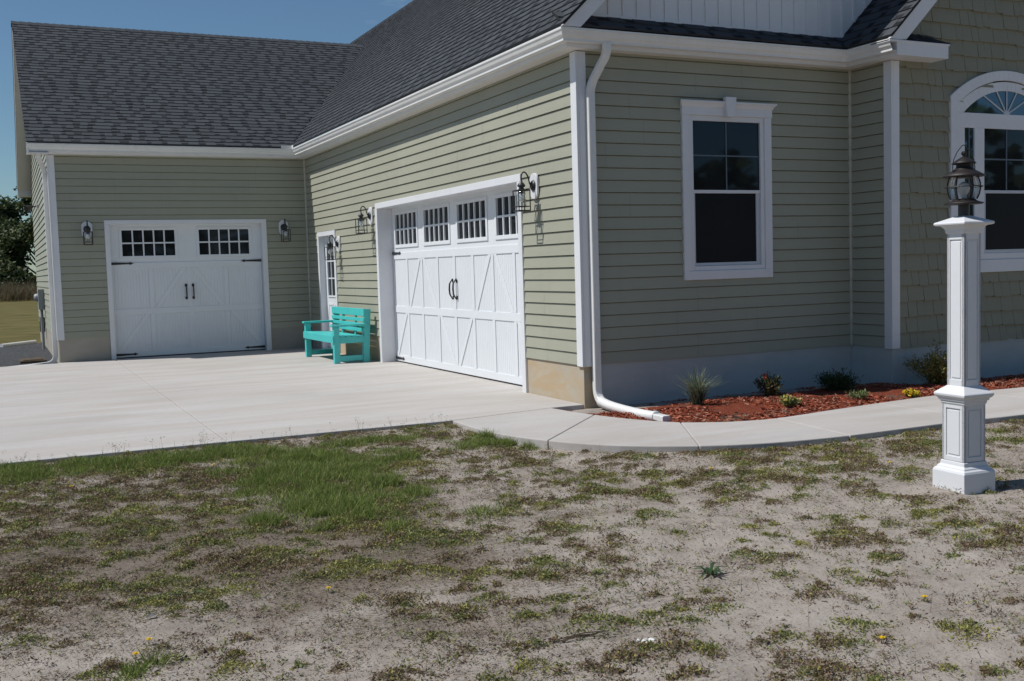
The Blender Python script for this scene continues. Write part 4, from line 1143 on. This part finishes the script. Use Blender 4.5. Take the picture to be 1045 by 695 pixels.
def gz1_(x,y): return float(gh(np.array([x]),np.array([y]))[0])
d0.location=(dl[0][0],dl[0][1],gz1_(dl[0][0],dl[0][1]))
for x,y,lb in dl[1:]: dup(d0,(x,y,gz1_(x,y)),rng.uniform(0,6),lb)
mb=MB()
for k in range(11):
    a=k*2*math.pi/11+random.uniform(-.2,.2); l=random.uniform(.07,.12); up=random.uniform(.2,.7); c,s=math.cos(a),math.sin(a); w=.009
    p1=Vector((c*l*.5,s*l*.5,l*.35*up+.012));p2=Vector((c*l,s*l,l*up*.45)); sd=Vector((-s,c,0))*w; mb.cc=(.035,.075,.03)
    mb.quad(Vector((0,0,.0))-sd*.6,Vector((0,0,0))+sd*.6,p1+sd,p1-sd); mb.quad(p1-sd,p1+sd,p2+sd*.15,p2-sd*.15)
o=tag(mb.build('rosette_weed',M['leaf']),'dark green spiky rosette weed on bare sand, right of centre','weed'); o.location=(-2.296,-5.199,gz1_(-2.296,-5.199))
mb=MB()
for k in range(9):
    x,y=random.gauss(0,.018),random.gauss(0,.012); r=random.uniform(.006,.012)
    mb.lathe([(0,0),(r,0),(r*.9,.005),(r*.3,.009),(0,.009)],(x,y,0),7)
o=tag(mb.build('white_litter',M['pvc']),'crumbled white scrap lying on the sand','litter'); o.location=(-3.037,-5.786,gz1_(-3.037,-5.786))
mb=MB(); mb.add([(-.02,-.01,.003),(.015,-.016,.012),(.024,.012,.004),(-.004,.02,.016),(-.024,.008,.006),(0,0,.02)],[(0,1,5),(1,2,5),(2,3,5),(3,4,5),(4,0,5)])
o=tag(mb.build('plastic_scrap',M['black']),'small crumpled black plastic scrap on the dark soil','litter'); o.location=(-4.773,-4.406,gz1_(-4.773,-4.406)+.006)
mb=MB()
for k in range(4):
    a=random.uniform(-.3,.2); l=random.uniform(.12,.24); x0,y0=random.uniform(-.03,.03),random.uniform(-.02,.02)
    mb.tube([(x0,y0,.008),(x0+l*.5*math.cos(a),y0+l*.5*math.sin(a),.016),(x0+l*math.cos(a),y0+l*math.sin(a),.006)],.0025,5)
o=tag(mb.build('dead_twig',M['bark']),'bundle of dry bent twigs on the sand near the bottom edge','twig'); o.location=(-3.35,-5.62,gz1_(-3.35,-5.62))

# ------------------------------------------------------------------ bed plants
def shrub(name,label,loc,rad,h,n,cols,leafl,lw=.5,zmin=-.2,stems=10,lump=.35,tips=None):
    t=thing(name,label,'plant' if 'shrub' not in name else 'shrub',loc)
    mb=MB(); ends=[]
    for k in range(stems):
        a=random.uniform(0,6.28); q=random.random()**.5
        e=Vector((math.cos(a)*rad*q*.85,math.sin(a)*rad*q*.85,h*random.uniform(.65,1.0)*(1-.45*q))); ends.append(e)
        mb.tube([(0,0,-.02),tuple(e*.5+Vector((0,0,h*.1))),tuple(e)],[.006,.004,.002],5)
    mb.build('stem',M['bark'],t)
    P=[]
    E=np.array([tuple(e) for e in ends])
    k=rng.integers(0,len(E),n); s=rng.random(n)**.6
    P=E[k]*s[:,None]*np.array([1,1,1])+rng.normal(0,lump*rad*.35,(n,3))*np.array([1,1,.7]); P[:,2]=np.clip(P[:,2],.01,None)
    Dv=unit(P/np.array([rad,rad,h])+rdirs(n,-.6,.9)*.9+np.array([0,0,zmin+.4])); Sv=side(Dv); Lh=leafl*rng.uniform(.6,1.3,n)
    V4=leafquads(P,Dv,Sv,Lh,Lh*lw); cols=[tuple(v*1.45 for v in c) for c in cols]
    o=raw_mesh('foliage',V4,None,4,M['leaf'],pick(cols,n,.3),parent=t)
    if tips:
        mb=MB()
        for e in random.sample(ends,min(tips[1],len(ends))):
            for j in range(tips[3]):
                d=Vector((random.gauss(0,1),random.gauss(0,1),random.gauss(.5,.8))).normalized(); mb.cc=tuple(c*random.uniform(.8,1.2) for c in tips[0])
                s_=Vector((random.gauss(0,1),random.gauss(0,1),random.gauss(0,1))).cross(d).normalized()*tips[2]*.35
                p=e+Vector((random.gauss(0,.006),random.gauss(0,.006),random.gauss(.008,.005)))
                mb.quad(p,p+d*tips[2]*.6+s_,p+d*tips[2],p+d*tips[2]*.6-s_)
        mb.build('blossom',M['leaf'],t)
    return t
# ornamental grass
t=thing('ornamental_grass','wispy blue green tuft of ornamental grass in the mulch beside the drain hose','plant',(.86,-.74,bz_(.86,-.74)-.01))
n=340; a=rng.uniform(0,2*np.pi,n); sp=rng.uniform(.1,1.35,n)**1.0; Lh=rng.uniform(.20,.43,n)
d1=np.stack([np.cos(a)*sp*.5,np.sin(a)*sp*.5,np.ones(n)],1);d1=unit(d1); d2=unit(np.stack([np.cos(a)*sp*1.6,np.sin(a)*sp*1.6,np.ones(n)*.75],1)); Sv=unit(np.cross(d1,np.stack([np.cos(a),np.sin(a),np.zeros(n)],1)+.01))
P0=np.stack([rng.normal(0,.02,n),rng.normal(0,.02,n),np.zeros(n)],1); P1=P0+d1*(Lh*.5)[:,None]; P2=P1+d2*(Lh*.5)[:,None]; w=.0028
Va=np.stack([P0-Sv*w,P0+Sv*w,P1+Sv*w,P1-Sv*w],1).reshape(-1,3); Vb=np.stack([P1-Sv*w,P1+Sv*w,P2+Sv*w*.4,P2-Sv*w*.4],1).reshape(-1,3)
cc=pick([(.13,.17,.11),(.18,.21,.13),(.23,.23,.14),(.09,.12,.08)],n,.2)
raw_mesh('blades',np.concatenate([Va,Vb]),None,4,M['leaf'],np.concatenate([cc,cc]),parent=t)
def pl(x,y): return (x,y,bz_(x,y)-.005)
shrub('rose_shrub','dark leaved small shrub with a coral red blossom near the window wall',pl(1.92,-.56),.17,.33,800,[(.045,.07,.022),(.07,.09,.03),(.10,.10,.04),(.09,.05,.03)],.034,.5,stems=12,tips=((.65,.10,.06),2,.022,16))
shrub('flowering_perennial','low plant with cream yellow blossoms at the front of the mulch',pl(1.52,-1.32),.13,.11,600,[(.12,.15,.04),(.25,.26,.10),(.08,.12,.03)],.028,.6,stems=14,tips=((.72,.62,.22),13,.022,9))
shrub('round_shrub','dark round evergreen shrub in shade near the inner corner',pl(2.70,-.74),.24,.22,3600,[(.022,.045,.014),(.035,.06,.02),(.016,.03,.012)],.030,.3,stems=36,lump=.5)
shrub('pale_perennial','small pale green plant between round shrub and walkway',pl(2.44,-1.30),.14,.09,420,[(.13,.17,.07),(.20,.22,.11),(.09,.12,.04)],.028,.55,stems=12)
shrub('yellow_perennial','low plant with bright yellow blossoms left of the lamp post',pl(3.04,-1.44),.11,.09,300,[(.07,.11,.03),(.10,.14,.04)],.028,.6,stems=16,tips=((.80,.58,.03),15,.024,12))
shrub('spiky_shrub','loose golden green shrub with pointed branches behind the lamp post',pl(3.84,-1.0),.36,.52,4600,[(.12,.13,.03),(.20,.18,.045),(.28,.22,.06),(.07,.09,.025),(.18,.11,.04)],.032,.35,stems=30,lump=.3)
shrub('edge_perennial','small green plant at the right end of the bed, beyond the lamp post',pl(5.45,-1.22),.16,.13,500,[(.09,.12,.04),(.15,.17,.06)],.03,.5,stems=12)

# ------------------------------------------------------------------ background
def tree(label,x,y,h,r,cols,n=7000):
    t=thing('tree',label,'tree',(x,y,-.1),group='trees beyond the field')
    mb=MB(); mb.tube([(0,0,0),(.1,0,h*.35),(0,.1,h*.8)],[h*.03,h*.02,h*.006],8)
    lob=[]
    for k in range(16):
        a=random.uniform(0,6.28); z=random.uniform(.22,.95); q=r*math.sin(math.pi*min(1,(z+.08))**.9)*random.uniform(.4,.95)
        c=Vector((math.cos(a)*q,math.sin(a)*q,z*h)); lob.append((c,r*random.uniform(.28,.45)))
        mb.tube([(0,0,h*max(.15,z-.25)),tuple(c)],[h*.010,h*.003],5)
    mb.build('trunk',M['bark'],t)
    k=rng.integers(0,len(lob),n); C=np.array([tuple(l[0]) for l in lob])[k]; rr=np.array([l[1] for l in lob])[k]
    d=rdirs(n,-1,1)*(rng.random(n)**.4)[:,None]; P=C+d*rr[:,None]*np.array([1,1,.75])
    P+= rng.normal(0,.12,(n,3)); Dv=rdirs(n,-.6,.6); Sv=side(Dv); Lh=rng.uniform(.18,.42,n)
    raw_mesh('crown',leafquads(P,Dv,Sv,Lh,Lh*.7),None,4,M['leaf'],pick(cols,n,.35),parent=t); return t
gr=[(.06,.085,.035),(.08,.105,.04),(.105,.125,.05),(.045,.062,.028)]
tl=[('tallest dark green tree, just left of the wing wall',-1.6,98,11.0,4.0),('broad tree at the left border of the picture, lower than its neighbour',-7.2,101,8.2,4.5),('rounded tree between the two outer trees behind the field',-4.6,108,9.6,3.8),
    ('tree beyond the left picture border',-13.5,100,9.,4.5),('bushy tree further left beyond the field',-21,104,8.5,5),('tree hidden behind the wing wall',5.5,102,10,4.5)]
for lb,x,y,h,r in tl: tree(lb,x,y,h,r,gr,13000 if abs(x)<8 else 6000)
# undergrowth below the trees and the band of tall dry grass
n=14000; x=rng.uniform(-26,14,n);y=rng.uniform(94,99,n); z=rng.random(n)**.8*3.4*(.75+.25*np.sin(x*.9)); Dv=rdirs(n,-.5,.7);Sv=side(Dv);Lh=rng.uniform(.25,.5,n)
raw_mesh('undergrowth',leafquads(np.stack([x,y,z],1),Dv,Sv,Lh,Lh*.7),None,4,M['leaf'],pick(gr,n,.3),kind='stuff')
n=60000; x=rng.uniform(-24,12,n);y=rng.uniform(77,92,n); Dv=unit(rdirs(n,.5,1)+np.array([0,0,1.2]));Sv=side(Dv);Lh=rng.uniform(.5,1.25,n)*(.8+.25*np.sin(x*1.7+y*.6)+.2*np.sin(x*4.1+y))
raw_mesh('tall_dry_grass',quads(np.stack([x,y,np.full(n,-.1)+rng.random(n)*.5],1),unit(Dv+rdirs(n,-.3,.3)*.5),Sv,Lh,np.full(n,.035)),None,4,M['leaf'],pick([(.16,.14,.07),(.20,.16,.10),(.12,.12,.05),(.16,.10,.07)],n,.25),kind='stuff')
# woods behind the camera: they are what the window panes mirror
n=16000; a=rng.uniform(-1.9,1.1,n); rad=rng.uniform(58,66,n); x=rad*np.sin(a);y=-rad*np.cos(a); hh=7+2.2*np.sin(a*23)+1.5*np.sin(a*57); z=rng.random(n)**.75*hh
Dv=rdirs(n,-.5,.7);Sv=side(Dv);Lh=rng.uniform(.7,1.3,n)
raw_mesh('distant_woods',leafquads(np.stack([x,y,z],1),Dv,Sv,Lh,Lh*.8),None,4,M['leaf'],pick(gr,n,.3),kind='stuff')

# ------------------------------------------------------------------ light and sky
to_sun=Vector((-.67,.20,1.0)).normalized()
el=math.asin(to_sun.z); az=math.atan2(to_sun.x,to_sun.y)
sd=bpy.data.lights.new('sun','SUN'); sd.energy=4.4; sd.angle=R(.53); sd.color=(1,.97,.925)
so_=bpy.data.objects.new('sun',sd); COL.objects.link(so_); so_.rotation_euler=(-to_sun).to_track_quat('-Z','Y').to_euler()
wd=bpy.data.worlds.new('World'); scene.world=wd; wd.use_nodes=True; nt=wd.node_tree; bg=nt.nodes['Background']
sky=nt.nodes.new('ShaderNodeTexSky'); sky.sky_type='NISHITA'; sky.sun_disc=False; sky.sun_elevation=el; sky.sun_rotation=az%(2*math.pi)
sky.air_density=1.0; sky.dust_density=.2; sky.ozone_density=2.0
# a few thin clouds
tc=nt.nodes.new('ShaderNodeTexCoord'); mp=nt.nodes.new('ShaderNodeMapping'); mp.inputs['Scale'].default_value=(1.3,1.3,5.5); mp.inputs['Location'].default_value=(2.3,.4,.55)
ns_=nt.nodes.new('ShaderNodeTexNoise'); ns_.inputs['Scale'].default_value=2.4; ns_.inputs['Detail'].default_value=8; ns_.inputs['Roughness'].default_value=.6; ns_.inputs['Distortion'].default_value=.4
cr=nt.nodes.new('ShaderNodeValToRGB'); cr.color_ramp.elements[0].position=.555; cr.color_ramp.elements[1].position=.88
mx=nt.nodes.new('ShaderNodeMix'); mx.data_type='RGBA'; mx.inputs[7].default_value=(7.5,8.2,9.2,1)
nt.links.new(tc.outputs['Generated'],mp.inputs[0]);nt.links.new(mp.outputs[0],ns_.inputs['Vector']);nt.links.new(ns_.outputs['Fac'],cr.inputs[0]);nt.links.new(cr.outputs[0],mx.inputs[0])
wb=nt.nodes.new('ShaderNodeMix'); wb.data_type='RGBA'; wb.blend_type='MULTIPLY'; wb.inputs[0].default_value=1; wb.inputs[7].default_value=(.84,1.04,1.14,1); nt.links.new(sky.outputs[0],wb.inputs[6]); nt.links.new(wb.outputs[2],mx.inputs[6]);nt.links.new(mx.outputs[2],bg.inputs[0]); bg.inputs[1].default_value=.063

# ------------------------------------------------------------------ camera
F_,yaw,pitch,roll=1072.1528,.4513009,-.0704530,-.0294813
cd=bpy.data.cameras.new('camera'); cam=bpy.data.objects.new('camera',cd); COL.objects.link(cam); scene.camera=cam
cd.sensor_width=36; cd.lens=36*F_/1045; cd.clip_start=.05; cd.clip_end=2000
fwd=Vector((math.sin(yaw)*math.cos(pitch),math.cos(yaw)*math.cos(pitch),math.sin(pitch))); rt=Vector((math.cos(yaw),-math.sin(yaw),0)); up=rt.cross(fwd)
r2=rt*math.cos(roll)+up*math.sin(roll); u2=-rt*math.sin(roll)+up*math.cos(roll)
mt=Matrix((( r2.x,u2.x,-fwd.x,-5.29954),(r2.y,u2.y,-fwd.y,-9.27695),(r2.z,u2.z,-fwd.z,1.43),(0,0,0,1))); cam.matrix_world=mt
scene.view_settings.view_transform='Standard'; scene.view_settings.look='None'; scene.view_settings.exposure=0; scene.view_settings.gamma=1
scene.cycles.max_bounces=8; scene.cycles.transparent_max_bounces=12
